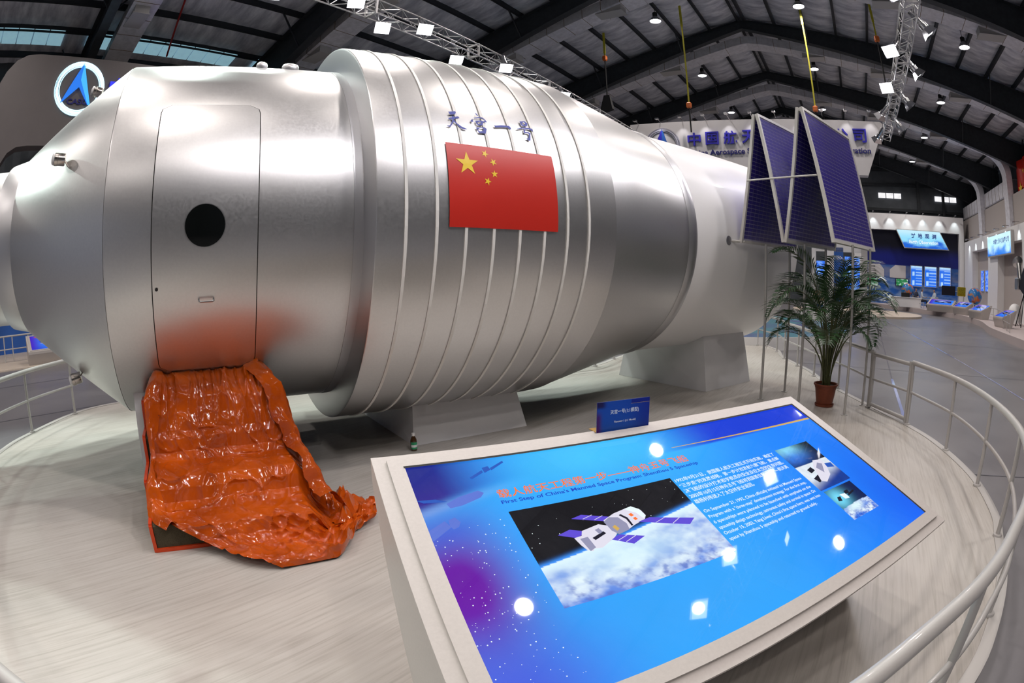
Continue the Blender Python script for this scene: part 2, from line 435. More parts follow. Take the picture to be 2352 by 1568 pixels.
# small fittings on top and the sensor pods on brackets
for s in (.54, .79):
    mb = MB(); T = Matrix.Translation(CP(s, 68, R1-.01)) @ Vector((0, -cos(R(68)), sin(R(68)))).to_track_quat('Z', 'Y').to_matrix().to_4x4()
    w = .05 if s < .6 else .075
    mb.lathe([(w, 0), (w, .03), (w*.8, .05), (w*.4, .06), (.001, .062)], 20, T); mb.build('vent_cap', M['silver_dull'], craft, 40)
for s, ang, r in ((-1.0, 23, 1.21), (-1.0, -63, 1.21), (-.9, 71, 1.26)):
    c = CP(s, ang, r); up = Vector((0, -cos(R(ang)), sin(R(ang))))
    ax = (Vector((-1, 0, 0))*.95 + up*.22).normalized()
    T = Matrix.Translation(c) @ ax.to_track_quat('Z', 'Y').to_matrix().to_4x4()
    mb = MB(); mb.lathe([(.001, -.045), (.042, -.045), (.045, -.04), (.045, .012), (.048, .014), (.048, .038), (.044, .042)], 24, T)
    pod = mb.build('sensor_pod', M['pod'], craft, 40)
    mb = MB(); mb.lathe([(.044, .042), (.042, .055), (.030, .064), (.001, .067)], 24, T); mb.build('lens_cap', M['pod_cap'], pod, 50)
    side = Vector((0, 0, -1)) if ang > 0 else Vector((0, .4, .9)).normalized()
    foot = CP(s+.11, ang-4 if ang > 0 else ang+6, .749+(s+.11+1.506)/.937*.702-.01)
    a = c - ax*.04 - up*.01; kn = (a+foot)*.5 + side*.035 + Vector((.02, 0, 0))
    mb = MB(); mb.tube([a, kn, foot], .006, 8); mb.tube([kn, kn+Vector((.10, -.01, .055 if ang > 0 else -.03))], .003, 6); mb.build('bracket', M['pod'], pod, 40)

# ================================================================== blocks, steps, sheet
def block(name, label, s0, s1, t0, t1, top, inset_=.11, m='block'):
    o = thing(name, label, 'support', SP((s0+s1)/2, (t0+t1)/2), AL, 'support blocks under the spacecraft')
    a, b = (s1-s0)/2, (t1-t0)/2; k = inset_
    mb = MB(); N = 12
    # the top is cut to the hull: follow the cylinder between the two long sides
    tt = [-b+k + (2*b-2*k)*i/N for i in range(N+1)]
    rr = top
    z = [min(ZC - sqrt(max(.01, rr(s0)**2 - min(abs(t + (t0+t1)/2), rr(s0)-.02)**2)) + .012, 1.2) for t in tt]
    vs = []
    for sx in (-1, 1):
        vs += [(sx*a, -b, .001)] + [(sx*(a-k*.45), t, zz) for t, zz in zip(tt, z)] + [(sx*a, b, .001)]
    K = N+3
    fs = [tuple(range(K))[::-1], tuple(range(K, 2*K))] + [(i, (i+1) % K, K+(i+1) % K, K+i) for i in range(K)]
    mb.add(vs, fs); mb.build('block_body', M[m], o)
    return o
block('support_block', 'pale trapezoid block under the banded middle of the spacecraft, bottle beside it', 1.87, 3.09, -.66, .66, lambda s: RB)
block('support_block', 'grey trapezoid block under the white tail cylinder', 5.85, 6.98, -.815, .815, lambda s: RT, .13)
block('support_block', 'pale block mostly hidden behind the orange covered steps', -.48, .50, -.86, .86, lambda s: R1, .012)
# steps
steps = thing('boarding_steps', 'brown carpeted steps up to the hatch, mostly under orange plastic', 'steps', SP(.1, -1.3), AL)
STEP = [(-1.92, .17), (-1.655, .345), (-1.27, .52), (-1.0, .70)]
for i, (t, z) in enumerate(STEP):
    t2 = STEP[i+1][0] if i < 3 else -.72
    mb = MB(); mb.bbox(-.39-.1, .60-.1, t+1.3, t2+1.3+.02, .001, z, .012); mb.build('step', M['carpet'], steps)
mb = MB()
for i, (t, z) in enumerate(STEP):
    t2 = STEP[i+1][0] if i < 3 else -.72
    x = -.392-.1
    z0 = STEP[i-1][1] if i else .0
    mb.bar((x, t+1.3-.004, z0+.003), (x, t+1.3-.004, z), .022); mb.bar((x, t+1.3, z), (x, t2+1.3, z), .022)
mb.bar((-.49, -.625, .012), (.05, -.625, .012), .022)
tag(mb.build('edging', mat('orange_tape', (.55, .05, .008), .3), steps), 'orange edging tape')
# crumpled sheet: rows follow the steps from the hatch sill down to the floor
ROWS = [  # v, t (towards camera negative), z, s_left, s_right, crumple
 (-.985, .905, -.245, .505, .006), (-1.06, .875, -.262, .535, .012), (-1.15, .82, -.285, .60, .02), (-1.215, .74, -.30, .655, .02), (-1.25, .64, -.31, .67, .018),
 (-1.29, .545, -.315, .68, .012), (-1.325, .50, -.32, .695, .012), (-1.345, .42, -.325, .715, .016), (-1.40, .375, -.33, .73, .016), (-1.53, .370, -.335, .745, .012),
 (-1.66, .355, -.34, .755, .012), (-1.71, .30, -.342, .765, .018), (-1.735, .225, -.345, .78, .02), (-1.80, .19, -.34, .80, .016), (-1.90, .182, -.30, .83, .016),
 (-1.975, .155, -.22, .90, .022), (-2.02, .09, -.10, 1.0, .03), (-2.08, .05, .0, 1.06, .03), (-2.16, .045, .06, 1.08, .03), (-2.25, .05, .14, 1.06, .028), (-2.33, .035, .26, .97, .012), (-2.345, .006, .32, .88, .004)]
NR, NU = 230, 170
def row(v):
    x = v*(len(ROWS)-1); i = min(int(x), len(ROWS)-2); f = x-i; f2 = f*f*(3-2*f)*.5+f*.5
    return [ROWS[i][k]*(1-f2)+ROWS[i+1][k]*f2 for k in range(5)]
def sheet(u, v):
    t, z, sl, sr, cr = row(v)
    e = 2*u-1
    s = sl + (sr-sl)*u
    low = sm(.72, .9, v)
    # the free right side swings out and lies on the floor in front
    t += .42*low*sm(.55, 1, u)*(1-.3*sm(.85,1,v)) - .0*u
    # lower half: right side falls beyond the steps
    over = max(0, s-.60)
    if v > .12: z = max(.008 + .03*low, z - over*1.15*(1-low) * min(1, (v-.12)*6))
    overl = max(0, -.335-s) if v < .75 else 0
    # wrinkles: taut pleats from the sill, soft hollows on the treads, a crumpled heap at the bottom
    rg = lambda x, y, z: 1-abs(noise.noise(Vector((x, y, z))))
    w = noise.fractal(Vector((s*3.2+v*1.5, v*6, 1.1)), .9, 2.0, 3)
    hang = 1-sm(.05, .42, v)
    wob = .25*noise.noise(Vector((s*2.5, v*6, 2.2)))
    pl = rg((s+wob*.25)*15, v*2.6, 4.1)**5*.022*hang + rg((s+.3*v)*7, v*3.2, 6.4)**6*.020*(hang+.35)
    cre = rg(s*4.2+5*v, v*6-1.8*s, 3.3)**9*.020 + rg(s*6.0-7*v, v*8+2.2*s, 8.8)**10*.015
    crum = sm(.62, .80, v)*(sm(.28, .70, u)*.75+.25)
    cr2 = rg(s*9-3*v, v*17+3*s, 7.7)**5*.050 + rg(s*19+5, v*30-6*s, 2.7)**4*.020
    rid = rg(s*5.5, v*8, 1.7)
    d = cr*.9*w + pl + cre*(1-.4*hang) + crum*(cr2 + .045*max(0, rid**3-.25)) - .012
    edge_up = (sm(.93, 1, u)*.012 + sm(.07, 0, u)*.006)*(1-low)
    z2 = max(.006, z + d*(.55+.45*low) + edge_up)
    t2 = t - d*.85*(1-low*.7)
    if v < .02: t2 = min(t2, -.985)
    # gathered hem
    if v > .96: z2 = max(.005, z2*(1-(v-.96)/.04*.75))
    return (s-.1, t2+1.3, z2)
mb = MB(); mb.grid(sheet, NU, NR)
sh = thing('plastic_sheet', 'crumpled glossy orange plastic sheet draped over the steps onto the floor', 'plastic sheet', SP(.1, -1.3), AL)
mb.build('draped_sheet', M['plastic'], sh, 50)
# flap over the left edge of the steps, folded double
mb = MB()
def flap(u, v):
    t, z, sl, sr, cr = row(v*.70)
    w = noise.fractal(Vector((v*9, u*2, 5)), .8, 2, 3)
    wid = .075+.045*sin(v*9)+.02*w
    s = sl - .02 + wid*(u-.35)
    zz = z + .012 + .028*sin(pi*u) + .014*w - .07*max(0, .3-u)
    return (s-.1, t+1.3-.02-.012*w, zz)
mb.grid(flap, 8, 70)
mb.build('folded_edge', M['plastic'], sh, 50)
mb = MB()
def flap_r(u, v):
    t, z, sl, sr, cr = row(v*.66)
    w = noise.fractal(Vector((v*8, u*2.5, 15)), .8, 2, 4)
    wid = .15+.03*sin(v*7)
    s = sr - .055 + wid*(u-.5) + .02*w
    zz = z + .02 + .035*sin(pi*u) + .016*w - .22*max(0, u-.55)*sm(.0, .25, v)
    return (s-.1, t+1.3-.025-.014*w - .02*sin(pi*u), zz)
mb.grid(flap_r, 12, 80)
mb.build('folded_edge', M['plastic'], sh, 50)
# loose gathered tuft on the right
mb = MB()
for k in range(9):
    rnd = random.Random(k+3)
    cx, cy = .86+rnd.uniform(-.10, .14), -1.78+rnd.uniform(-.16, .22)
    a = rnd.uniform(0, 2*pi); ln = rnd.uniform(.10, .19); hh = rnd.uniform(.035, .10)
    def tuft(u, v, a=a, cx=cx, cy=cy, ln=ln, hh=hh, k=k):
        x = (u-.5)*ln*1.7; y = (v-.5)*ln
        r_ = 1-abs(noise.noise(Vector((x*22+k*3, y*22, k))))
        z = .012 + hh*exp(-((u-.5)**2*7+(v-.5)**2*14))*(.5+r_**2) + .02*(r_**3)*(1-abs(2*u-1))
        return (cx+x*cos(a)-y*sin(a)-.1, cy+x*sin(a)+y*cos(a)+1.3, max(.007, z))
    mb.grid(tuft, 14, 12)
mb.build('loose_folds', M['plastic'], sh, 40)
# ================================================================== printing helpers
def lin(r, g, b):
    f = lambda c: (c/255/12.92) if c/255 <= .04045 else ((c/255+.055)/1.055)**2.4
    return (f(r), f(g), f(b))
def text_data(body, bold=0.0):
    cu = bpy.data.curves.new('lettering', 'FONT'); cu.body = body; cu.size = 1; cu.offset = bold; cu.resolution_u = 3
    ob = bpy.data.objects.new('lettering', cu); COL.objects.link(ob)
    dg = bpy.context.evaluated_depsgraph_get(); dg.update()
    me = bpy.data.meshes.new_from_object(ob.evaluated_get(dg))
    vs = [v.co.copy() for v in me.vertices]; fs = [tuple(p.vertices) for p in me.polygons]
    bpy.data.objects.remove(ob); bpy.data.curves.remove(cu); bpy.data.meshes.remove(me)
    return vs, fs
def fit_text(name, body, fn, x0, x1, y0, y1, m, parent, bold=0.0, extrude=0.0, xheight=None):
    """lettering fitted into the box x0..x1, y0 (bottom)..y1 (top) of the flat frame fn(x, y, lift)"""
    vs, fs = text_data(body, bold)
    ax = min(v.x for v in vs); bx = max(v.x for v in vs); ay = min(v.y for v in vs); by = max(v.y for v in vs)
    if xheight: ay, by = xheight
    out = [(x0+(v.x-ax)/(bx-ax)*(x1-x0), y0+(v.y-ay)/(by-ay)*(y1-y0)) for v in vs]
    mb = MB()
    if extrude:
        k = len(out)
        mb.add([fn(x, y, extrude) for x, y in out] + [fn(x, y, 0) for x, y in out], fs)
        cnt = {}
        for f in fs:
            for i in range(len(f)):
                e = (f[i], f[(i+1) % len(f)]); cnt[tuple(sorted(e))] = cnt.get(tuple(sorted(e)), []) + [e]
        for e in cnt.values():
            if len(e) == 1: a, b = e[0]; mb.f.append((b, a, a+k, b+k)); mb.m.append(0)
    else: mb.add([fn(x, y, .0) for x, y in out], fs)
    return mb.build(name, m, parent)
def print_grid(name, fn, u0, u1, v0, v1, nu, nv, paint, m, parent, lift=0.0):
    mb = MB(); mb.c = []
    def f(a, b):
        u = u0+(u1-u0)*a; v = v0+(v1-v0)*b; mb.c.append(paint(u, v)); return fn(u, v, lift)
    mb.grid(f, nu, nv); return mb.build(name, m, parent)
M['lightbox'] = mat('lightbox_print', (.01, .01, .01), .025, emit=1.0, attr=True, spec=.5)
M['print'] = mat('paper_print', (.1, .1, .1), .35, attr=True)
def flat_emit(name, c, e=1.0, rough=.025): return mat(name, (.01, .01, .01), rough, emit=e, ecol=c)
M['e_orange'] = flat_emit('e_orange', lin(255, 120, 50)); M['e_navy'] = flat_emit('e_navy', lin(25, 75, 200)); M['e_white'] = flat_emit('e_white', (.85, .97, 1.0))
M['e_gold'] = flat_emit('e_gold', lin(215, 175, 90)); M['e_violet'] = flat_emit('e_violet', lin(95, 75, 215)); M['e_hull'] = flat_emit('e_hull', lin(228, 225, 240))
M['e_grey'] = flat_emit('e_grey', lin(150, 150, 180)); M['e_dim'] = flat_emit('e_dim', lin(40, 90, 190)); M['e_dim2'] = flat_emit('e_dim2', lin(95, 120, 215)); M['e_ink'] = flat_emit('e_ink', lin(20, 20, 40))

# ================================================================== bottle beside the block
bp = Vector((-.846, 4.50, 0))
bottle = thing('medicine_bottle', 'small brown bottle with green label and white cap beside the block', 'bottle', bp, R(20))
mb = MB(); mb.lathe([(.001, .001), (.026, .001), (.029, .005), (.029, .082), (.027, .098), (.021, .115), (.0145, .126), (.0135, .134), (.001, .134)], 28); mb.build('glass_body', M['amber'], bottle, 40)
mb = MB(); mb.lathe([(.0145, .132), (.0155, .134), (.0155, .155), (.0145, .157), (.001, .157)], 24); mb.build('cap', M['plastic_white'], bottle, 40)
mb = MB(); mb.c = []
def lab(u, v):
    c = (.03, .32, .14) if v < .26 or (v > .62 and u < .8-.5*(v-.62)) else (.75, .78, .78)
    mb.c.append(c); t = R(-150+190*u); return (.0294*cos(t), .0294*sin(t), .018+.062*v)
mb.grid(lab, 30, 24); mb.build('paper_label', M['print'], bottle, 60)

# ================================================================== the big information kiosk
KY, KT = R(23.042), R(19.693)
KW, KD = 2.0205, 1.0665
kx, ky = Vector((cos(KY), sin(KY), 0)), Vector((-sin(KY), cos(KY), 0))
KTL = Vector((-.45986, 1.66467, 0))
kiosk = thing('information_kiosk', 'large sloping lightbox desk with a glowing blue space programme panel', 'kiosk', KTL + kx*1.01 - ky*.5, KY)
def KP(u, v, lift=0.0):                                # panel metres from the top left corner
    return Vector((u-1.01, .5 - v*cos(KT) - lift*sin(KT), .9 - v*sin(KT) + lift*cos(KT)))
def kiosk_body(parent, w, prof, m):
    mb = MB(); k = len(prof)
    mb.prism([(-w/2, y, z) for y, z in prof][::-1], (w, 0, 0)); return mb.build('desk_body', m, parent)
kiosk_body(kiosk, KW, [(.5, .895), (.5, .80), (-.03, .001), (-.075, .001), (.5-.985, .518), (.5-1.0035, .536)], M['kiosk'])
mb = MB()
mb.hexa([KP(0, 0, -.012), KP(KW, 0, -.012), KP(KW, KD, -.012), KP(0, KD, -.012), KP(0, 0, 0), KP(KW, 0, 0), KP(KW, KD, 0), KP(0, KD, 0)][::-1])
mb.build('desk_top', M['kiosk'], kiosk)
GA, GB, SU0, SU1, SV0, SV1 = .046, .012, .097, 1.935, .078, .976
for a, b, c, d in (((GA, GA*.7), (KW-GA+.01, GA*.7), (SU1, SV0), (SU0, SV0)), ((KW-GA+.01, GA*.7), (KW-GA+.01, KD-.04), (SU1, SV1), (SU1, SV0)),
                   ((KW-GA+.01, KD-.04), (GA, KD-.04), (SU0, SV1), (SU1, SV1)), ((GA, KD-.04), (GA, GA*.7), (SU0, SV0), (SU0, SV1))):
    mb = MB(); q = (a, b, c, d)
    mb.hexa([KP(x, y, .0) for x, y in q][::1] + [KP(x, y, GB) for x, y in q]); mb.build('frame_bar', M['kiosk'], kiosk)
mb = MB()
for (x0, y0, x1, y1) in ((SU0-.004, SV0-.004, SU1+.004, SV0+.006), (SU1-.006, SV0, SU1+.004, SV1)):
    mb.poly([KP(x0, y0, GB+.0008), KP(x0, y1, GB+.0008), KP(x1, y1, GB+.0008), KP(x1, y0, GB+.0008)])
mb.build('dark_gasket', M['gap'], kiosk)
CY, BL, PU, NV, LB = lin(70, 200, 255), lin(30, 135, 255), lin(105, 15, 165), lin(22, 40, 140), lin(45, 165, 255)
def paint_main(u, v):
    c = mixc(LB, BL, sm(.9, 1.6, u))
    c = mixc(c, CY, .85*exp(-((u-.75)/.42)**2-((v-.14)/.16)**2))
    c = mixc(c, lin(25, 100, 245), sm(1.45, 1.95, u)*.8*sm(.2, .9, v)+.15*sm(1.5, 1.9, u))
    c = mixc(c, lin(60, 170, 255), .5*exp(-((u-.75)/.35)**2-((v-.85)/.14)**2))
    limb = .30-.33*(u-.1)+.25*(u-.1)**2                # arc of the earth in the corner
    d = v-limb
    sky = sm(.55, .08, u)*sm(.02, -.05, d)
    c = mixc(c, mixc(NV, lin(40, 80, 215), sm(.15, .45, u)), min(1, sky*1.15))
    c = mixc(c, lin(150, 200, 255), .55*exp(-(d/.018)**2)*sm(.5, .1, u))
    pur = exp(-((v-.60+.1*(u-.1))/.26)**2)*sm(.40, .13, u)
    c = mixc(c, PU, min(1, pur*1.1))
    c = mixc(c, lin(75, 70, 220), .75*sm(.62, .95, v)*sm(.55, .15, u))
    c = mixc(c, lin(50, 80, 215), .55*sm(.02, .12, d)*sm(.32, .12, u)*sm(.5, .35, v))
    strip = u*.0+(.197-.012*(u-1.93))
    if u > .85: c = mixc(c, lin(22, 62, 215), sm(.92, 1.35, u)*sm(.004, -.004, v-strip))
    w = nz(u*3, v*3, 1)
    return tuple(max(0, x*(1+.06*w)) for x in c)
panel = print_grid('lit_panel', KP, SU0, SU1, SV0, SV1, 150, 80, paint_main, M['lightbox'], kiosk, .008)
tag(panel, 'glowing blue panel with pictures and text')
lift = .0092
def KF(x, y, l=0): return KP(x, -y, lift+l)             # y up
def kpoly(name, pts, m, l=0.0):
    loops = [[Vector((a, b, 0)) for a, b in pts]]
    mb = MB(); mb.add([KP(a, b, lift+l) for a, b in pts], tessellate_polygon(loops)); return mb.build(name, m, panel)
mb = MB(); mb.poly([KP(1.07, .186, lift), KP(1.07, .1885, lift), KP(1.93, .210, lift), KP(1.93, .197, lift)]); mb.build('gold_stripe', M['e_gold'], panel)
fit_text('headline', '载人航天工程第一步——神舟五号飞船', KF, .345, 1.09, -.279, -.238, M['e_orange'], panel, .009)
fit_text('subheading', "First Step of China's Manned Space Program: Shenzhou 5 Spaceship", KF, .343, 1.115, -.309, -.288, M['e_navy'], panel, .022)
CN = ['1992年9月21日，我国载人航天工程正式开始实施，确定了', '“三步走”的发展战略，第一步计划发射六艘飞船，重点解', '决飞船的设计技术和宇航员的安全及在太空的生存问题。', '2003年10月15日神舟五号飞船将我国首位航天员——航天英', '雄杨利伟送入了太空并安全返回。']
EN = ['On September 21, 1992, China officially initiated its Manned Space', 'Program with a "three-step" development strategy. For the first step,', '6 spaceships were planned to be launched with emphasis on the', 'spaceship design technology, astronaut safety and survival in space. On', "October 15, 2003, Yang Liwei, China's first space hero, was sent into", 'space by Shenzhou 5 spaceship and returned to ground safely.']
for i, t in enumerate(CN):
    fit_text('text_line', t, KF, .960, 1.492 if i < 4 else 1.255, -.372-.0295*i, -.350-.0295*i, M['e_white'], panel, .008)
for i, t in enumerate(EN):
    fit_text('text_line', t, KF, .962, 1.492 if i < 5 else 1.437, -.540-.0285*i, -.522-.0285*i, M['e_white'], panel, .006, xheight=(-.12, .74))
def earth(u, v, s=1.0):
    k = nz(u*9*s, v*13*s, 2, 6); k2 = nz(u*34*s+3, v*42*s, 5, 5)
    c = mixc(lin(40, 110, 225), lin(235, 248, 255), min(1, max(0, .55+.9*k)))
    return mixc(c, lin(25, 70, 190), max(0, min(.8, k2*1.6*sm(.6, .72, v))))
def paint_pic(u, v):
    limb = .575-.145*(u-.35)-.02*(u-.35)**2+.0
    d = v-limb
    c = (.002, .002, .003)
    c = mixc(c, lin(60, 150, 255), exp(-(d/.012)**2) if d < 0 else 1)
    if d > 0: c = mixc(lin(225, 248, 255), earth(u, v), sm(.0, .05, d)*.9)
    c = mixc(c, lin(215, 245, 255), .75*sm(-.002, .02, d)*exp(-((u-.62)/.22)**2-((v-.60)/.07)**2)) if d > 0 else c
    return c
pic = print_grid('mission_picture', KP, .348, .950, .341, .724, 170, 120, paint_pic, M['lightbox'], panel, lift)
SH = {"p1":[[0.518,0.42],[0.556,0.412],[0.648,0.45],[0.617,0.461]],"p2":[[0.448,0.473],[0.492,0.461],[0.539,0.483],[0.498,0.5]],"p3":[[0.714,0.497],[0.761,0.491],[0.907,0.545],[0.873,0.566]],"p4":[[0.591,0.535],[0.628,0.525],[0.701,0.557],[0.651,0.575]],"crew":[[0.701,0.43],[0.731,0.428],[0.752,0.451],[0.755,0.478],[0.743,0.492],[0.695,0.505],[0.672,0.514],[0.631,0.524],[0.617,0.516],[0.612,0.47],[0.611,0.456],[0.657,0.438]],"crewdark":[[0.608,0.462],[0.634,0.449],[0.662,0.458],[0.675,0.491],[0.67,0.517],[0.628,0.525],[0.613,0.505]],"serv":[[0.525,0.477],[0.587,0.466],[0.616,0.482],[0.622,0.521],[0.609,0.531],[0.552,0.558],[0.524,0.554],[0.513,0.499]],"rim":[[0.701,0.43],[0.729,0.426],[0.749,0.446],[0.753,0.481],[0.74,0.487],[0.73,0.458],[0.711,0.441]],"noz":[[0.489,0.498],[0.52,0.495],[0.534,0.545],[0.519,0.563],[0.504,0.554],[0.495,0.529]],"nozg":[[0.504,0.506],[0.53,0.505],[0.533,0.551],[0.511,0.56]]}
for i, (k, m_) in enumerate((('p1', 'e_violet'), ('p2', 'e_violet'), ('p4', 'e_violet'), ('serv', 'e_hull'), ('noz', 'e_hull'), ('nozg', 'e_grey'), ('crew', 'e_hull'), ('crewdark', 'e_grey'), ('rim', 'e_white'), ('p3', 'e_violet'))):
    kpoly('printed_craft', SH[k], M[m_], .0004+.0002*i)
for a, b, c, d in (((.761,.491),(.907,.545),(.714,.497),(.873,.566)), ((.628,.525),(.701,.557),(.591,.535),(.651,.575)), ((.556,.412),(.648,.45),(.518,.42),(.617,.461))):
    for t in (.33, .66):
        p = Vector(a).lerp(Vector(b), t); r_ = Vector(c).lerp(Vector(d), t); e_ = (Vector(b)-Vector(a)).normalized()*.0016
        kpoly('printed_panel_line', [tuple(p-e_), tuple(p+e_), tuple(r_+e_), tuple(r_-e_)], M['e_hull'], .0032)
for pts, m_ in (([(.668,.452),(.676,.449),(.690,.470),(.690,.505),(.683,.507),(.682,.475)], 'e_ink'), ([(.622,.492),(.634,.486),(.640,.505),(.628,.512)], 'e_gold'), ([(.563,.487),(.578,.483),(.583,.502),(.568,.507)], 'e_grey'), ([(.540,.515),(.585,.500),(.590,.510),(.545,.526)], 'e_ink'), ([(.700,.458),(.712,.455),(.716,.467),(.704,.470)], 'e_orange'), ([(.705,.478),(.716,.475),(.719,.486),(.708,.489)], 'e_orange')):
    kpoly('printed_craft', pts, M[m_], .0034)
BGS = {"bg1":[[0.286,0.164],[0.336,0.136],[0.337,0.148],[0.291,0.173]],"bg1b":[[0.366,0.131],[0.419,0.103],[0.42,0.112],[0.367,0.143]],"bg1c":[[0.34,0.125],[0.362,0.12],[0.366,0.139],[0.341,0.151]],"bg2":[[0.179,0.268],[0.223,0.246],[0.291,0.229],[0.306,0.243],[0.29,0.261],[0.225,0.284],[0.186,0.289]],"bg2p":[[0.095,0.238],[0.153,0.243],[0.186,0.259],[0.114,0.253]],"bg3":[[0.098,0.369],[0.153,0.338],[0.165,0.366],[0.1,0.41]],"bg3b":[[0.165,0.337],[0.186,0.329],[0.197,0.351],[0.186,0.37],[0.169,0.376],[0.162,0.362]]}
for k in BGS: kpoly('faint_satellite', BGS[k], M['e_dim2' if k in ('bg3b', 'bg2', 'bg3') else 'e_dim'], .0003)
mb = MB()
for i in range(150):                                    # print of small stars
    rnd = random.Random(i); u, v = rnd.uniform(.10, .32), rnd.uniform(.36, .95); s = rnd.choice((.0007, .001, .0016))
    mb.poly([KP(u-s, v-s, lift), KP(u-s, v+s, lift), KP(u+s, v+s, lift), KP(u+s, v-s, lift)])
for i in range(26):
    rnd = random.Random(i+900); u, v = rnd.uniform(.355, .94), rnd.uniform(.345, .50); s = rnd.choice((.0008, .0014))
    mb.poly([KP(u-s, v-s, lift+.0006), KP(u-s, v+s, lift+.0006), KP(u+s, v+s, lift+.0006), KP(u+s, v-s, lift+.0006)])
tag(mb.build('printed_stars', M['e_white'], panel), kind='stuff')
def paint_s1(u, v):
    c = mixc((.003, .004, .01), lin(150, 235, 255), exp(-((u-1.575)/.075)**2-((v-.37)/.05)**2)); c = mixc(c, lin(30, 110, 240), .7*exp(-((u-1.57)/.1)**2-((v-.42)/.05)**2))
    d = v-(.475-.02*(u-1.52))
    if d > 0: c = mixc(lin(225, 235, 245), lin(20, 60, 150), sm(.05, .14, d+.25*(u-1.63)))
    return tuple(x*(1+.15*nz(u*30, v*30)) for x in c)
def paint_s2(u, v):
    d = v-(.752-.03*(u-1.53)+.5*(u-1.62)**2)
    c = mixc(lin(10, 30, 80), lin(120, 225, 255), exp(-((u-1.565)/.055)**2-((v-.70)/.06)**2))
    if d > 0: c = mixc(earth(u, v, 2.5), lin(225, 250, 255), exp(-((u-1.60)/.06)**2-((v-.765)/.025)**2))
    return c
print_grid('small_picture', KP, 1.518, 1.742, .345, .631, 60, 70, paint_s1, M['lightbox'], panel, lift)
print_grid('small_picture', KP, 1.525, 1.721, .641, .822, 60, 55, paint_s2, M['lightbox'], panel, lift)
for i, (pts, m_) in enumerate(((([1.565, .505], [1.60, .495], [1.605, .52], [1.57, .53]), 'e_ink'), (([1.55, .56], [1.60, .545], [1.61, .575], [1.56, .59]), 'e_ink'), (([1.68, .50], [1.735, .51], [1.73, .54], [1.69, .53]), 'e_dim'),
     (([1.615, .50], [1.65, .465], [1.70, .475], [1.69, .52], [1.66, .57], [1.60, .60], [1.575, .585]), 'e_hull'), (([1.625, .51], [1.66, .485], [1.68, .50], [1.64, .55]), 'e_grey'),
     ([[1.586,.684],[1.621,.689],[1.621,.72],[1.593,.715]], 'e_white'), ([[1.624,.677],[1.652,.678],[1.646,.697],[1.619,.695]], 'e_ink'), ([[1.628,.70],[1.679,.69],[1.679,.699],[1.627,.709]], 'e_ink'), ([[1.558,.692],[1.579,.694],[1.566,.719],[1.545,.713]], 'e_ink'))):
    kpoly('printed_satellite', pts, M[m_], .0004+.0002*i)
# name card on the back edge
cb0, cb1 = Vector((.3127, 1.9678, 0)), Vector((.5343, 2.0558, 0))
ca = atan2(cb1.y-cb0.y, cb1.x-cb0.x)
card = thing('name_card', 'small blue name card standing on the top edge of the kiosk', 'sign', Vector(((cb0.x+cb1.x)/2, (cb0.y+cb1.y)/2, .8985)), ca)
card.location.z = .8925
mb = MB(); mb.box(-.119, .119, -.0, .0035, .0, .121); mb.build('card_board', mat('card_edge', (.03, .05, .2), .4), card)
def paint_card(u, v):
    c = mixc(lin(25, 75, 165), lin(20, 45, 140), sm(.0, .119, u))
    c = mixc(c, lin(75, 15, 95), sm(-.09, -.115, u)*sm(.095, .06, v)); c = mixc(c, lin(30, 15, 70), sm(-.07, -.10, u)*sm(.09, .105, v))
    if u > .03 and v > .104: c = lin(18, 35, 130)
    return c
CF = lambda x, y, l=0: Vector((x, -.0006-l, y))
cp = print_grid('card_print', CF, -.119, .119, .0, .121, 40, 24, paint_card, M['print'], card)
M['ink_white'] = mat('ink_white', (.85, .84, .88), .4); M['ink_gold'] = mat('ink_gold', (.6, .4, .15), .4)
fit_text('card_text', '天宫一号(1:1模型)', lambda x, y, l=0: CF(x, y, .0005), -.062, .068, .068, .088, M['ink_white'], card, .015)
fit_text('card_text', 'Tiangong 1 (1:1 Model)', lambda x, y, l=0: CF(x, y, .0005), -.045, .055, .034, .044, M['ink_white'], card, .02)
mb = MB(); mb.poly([CF(.03, .1035, .0005), CF(.119, .1035, .0005), CF(.119, .1045, .0005), CF(.03, .1045, .0005)]); mb.build('gold_line', M['ink_gold'], card)
mb = MB(); mb.hexa([(-.119, .0035, .0), (-.115, .0035, .0), (-.115, .058, .0015), (-.119, .058, .0015), (-.119, .0035, .003), (.119, .0035, .003), (.119, .058, .0045), (-.119, .058, .0045)])
mb = MB(); mb.box(-.119, .119, .0035, .060, .0055, .0075); mb.build('gold_foot', M['gold'], card)

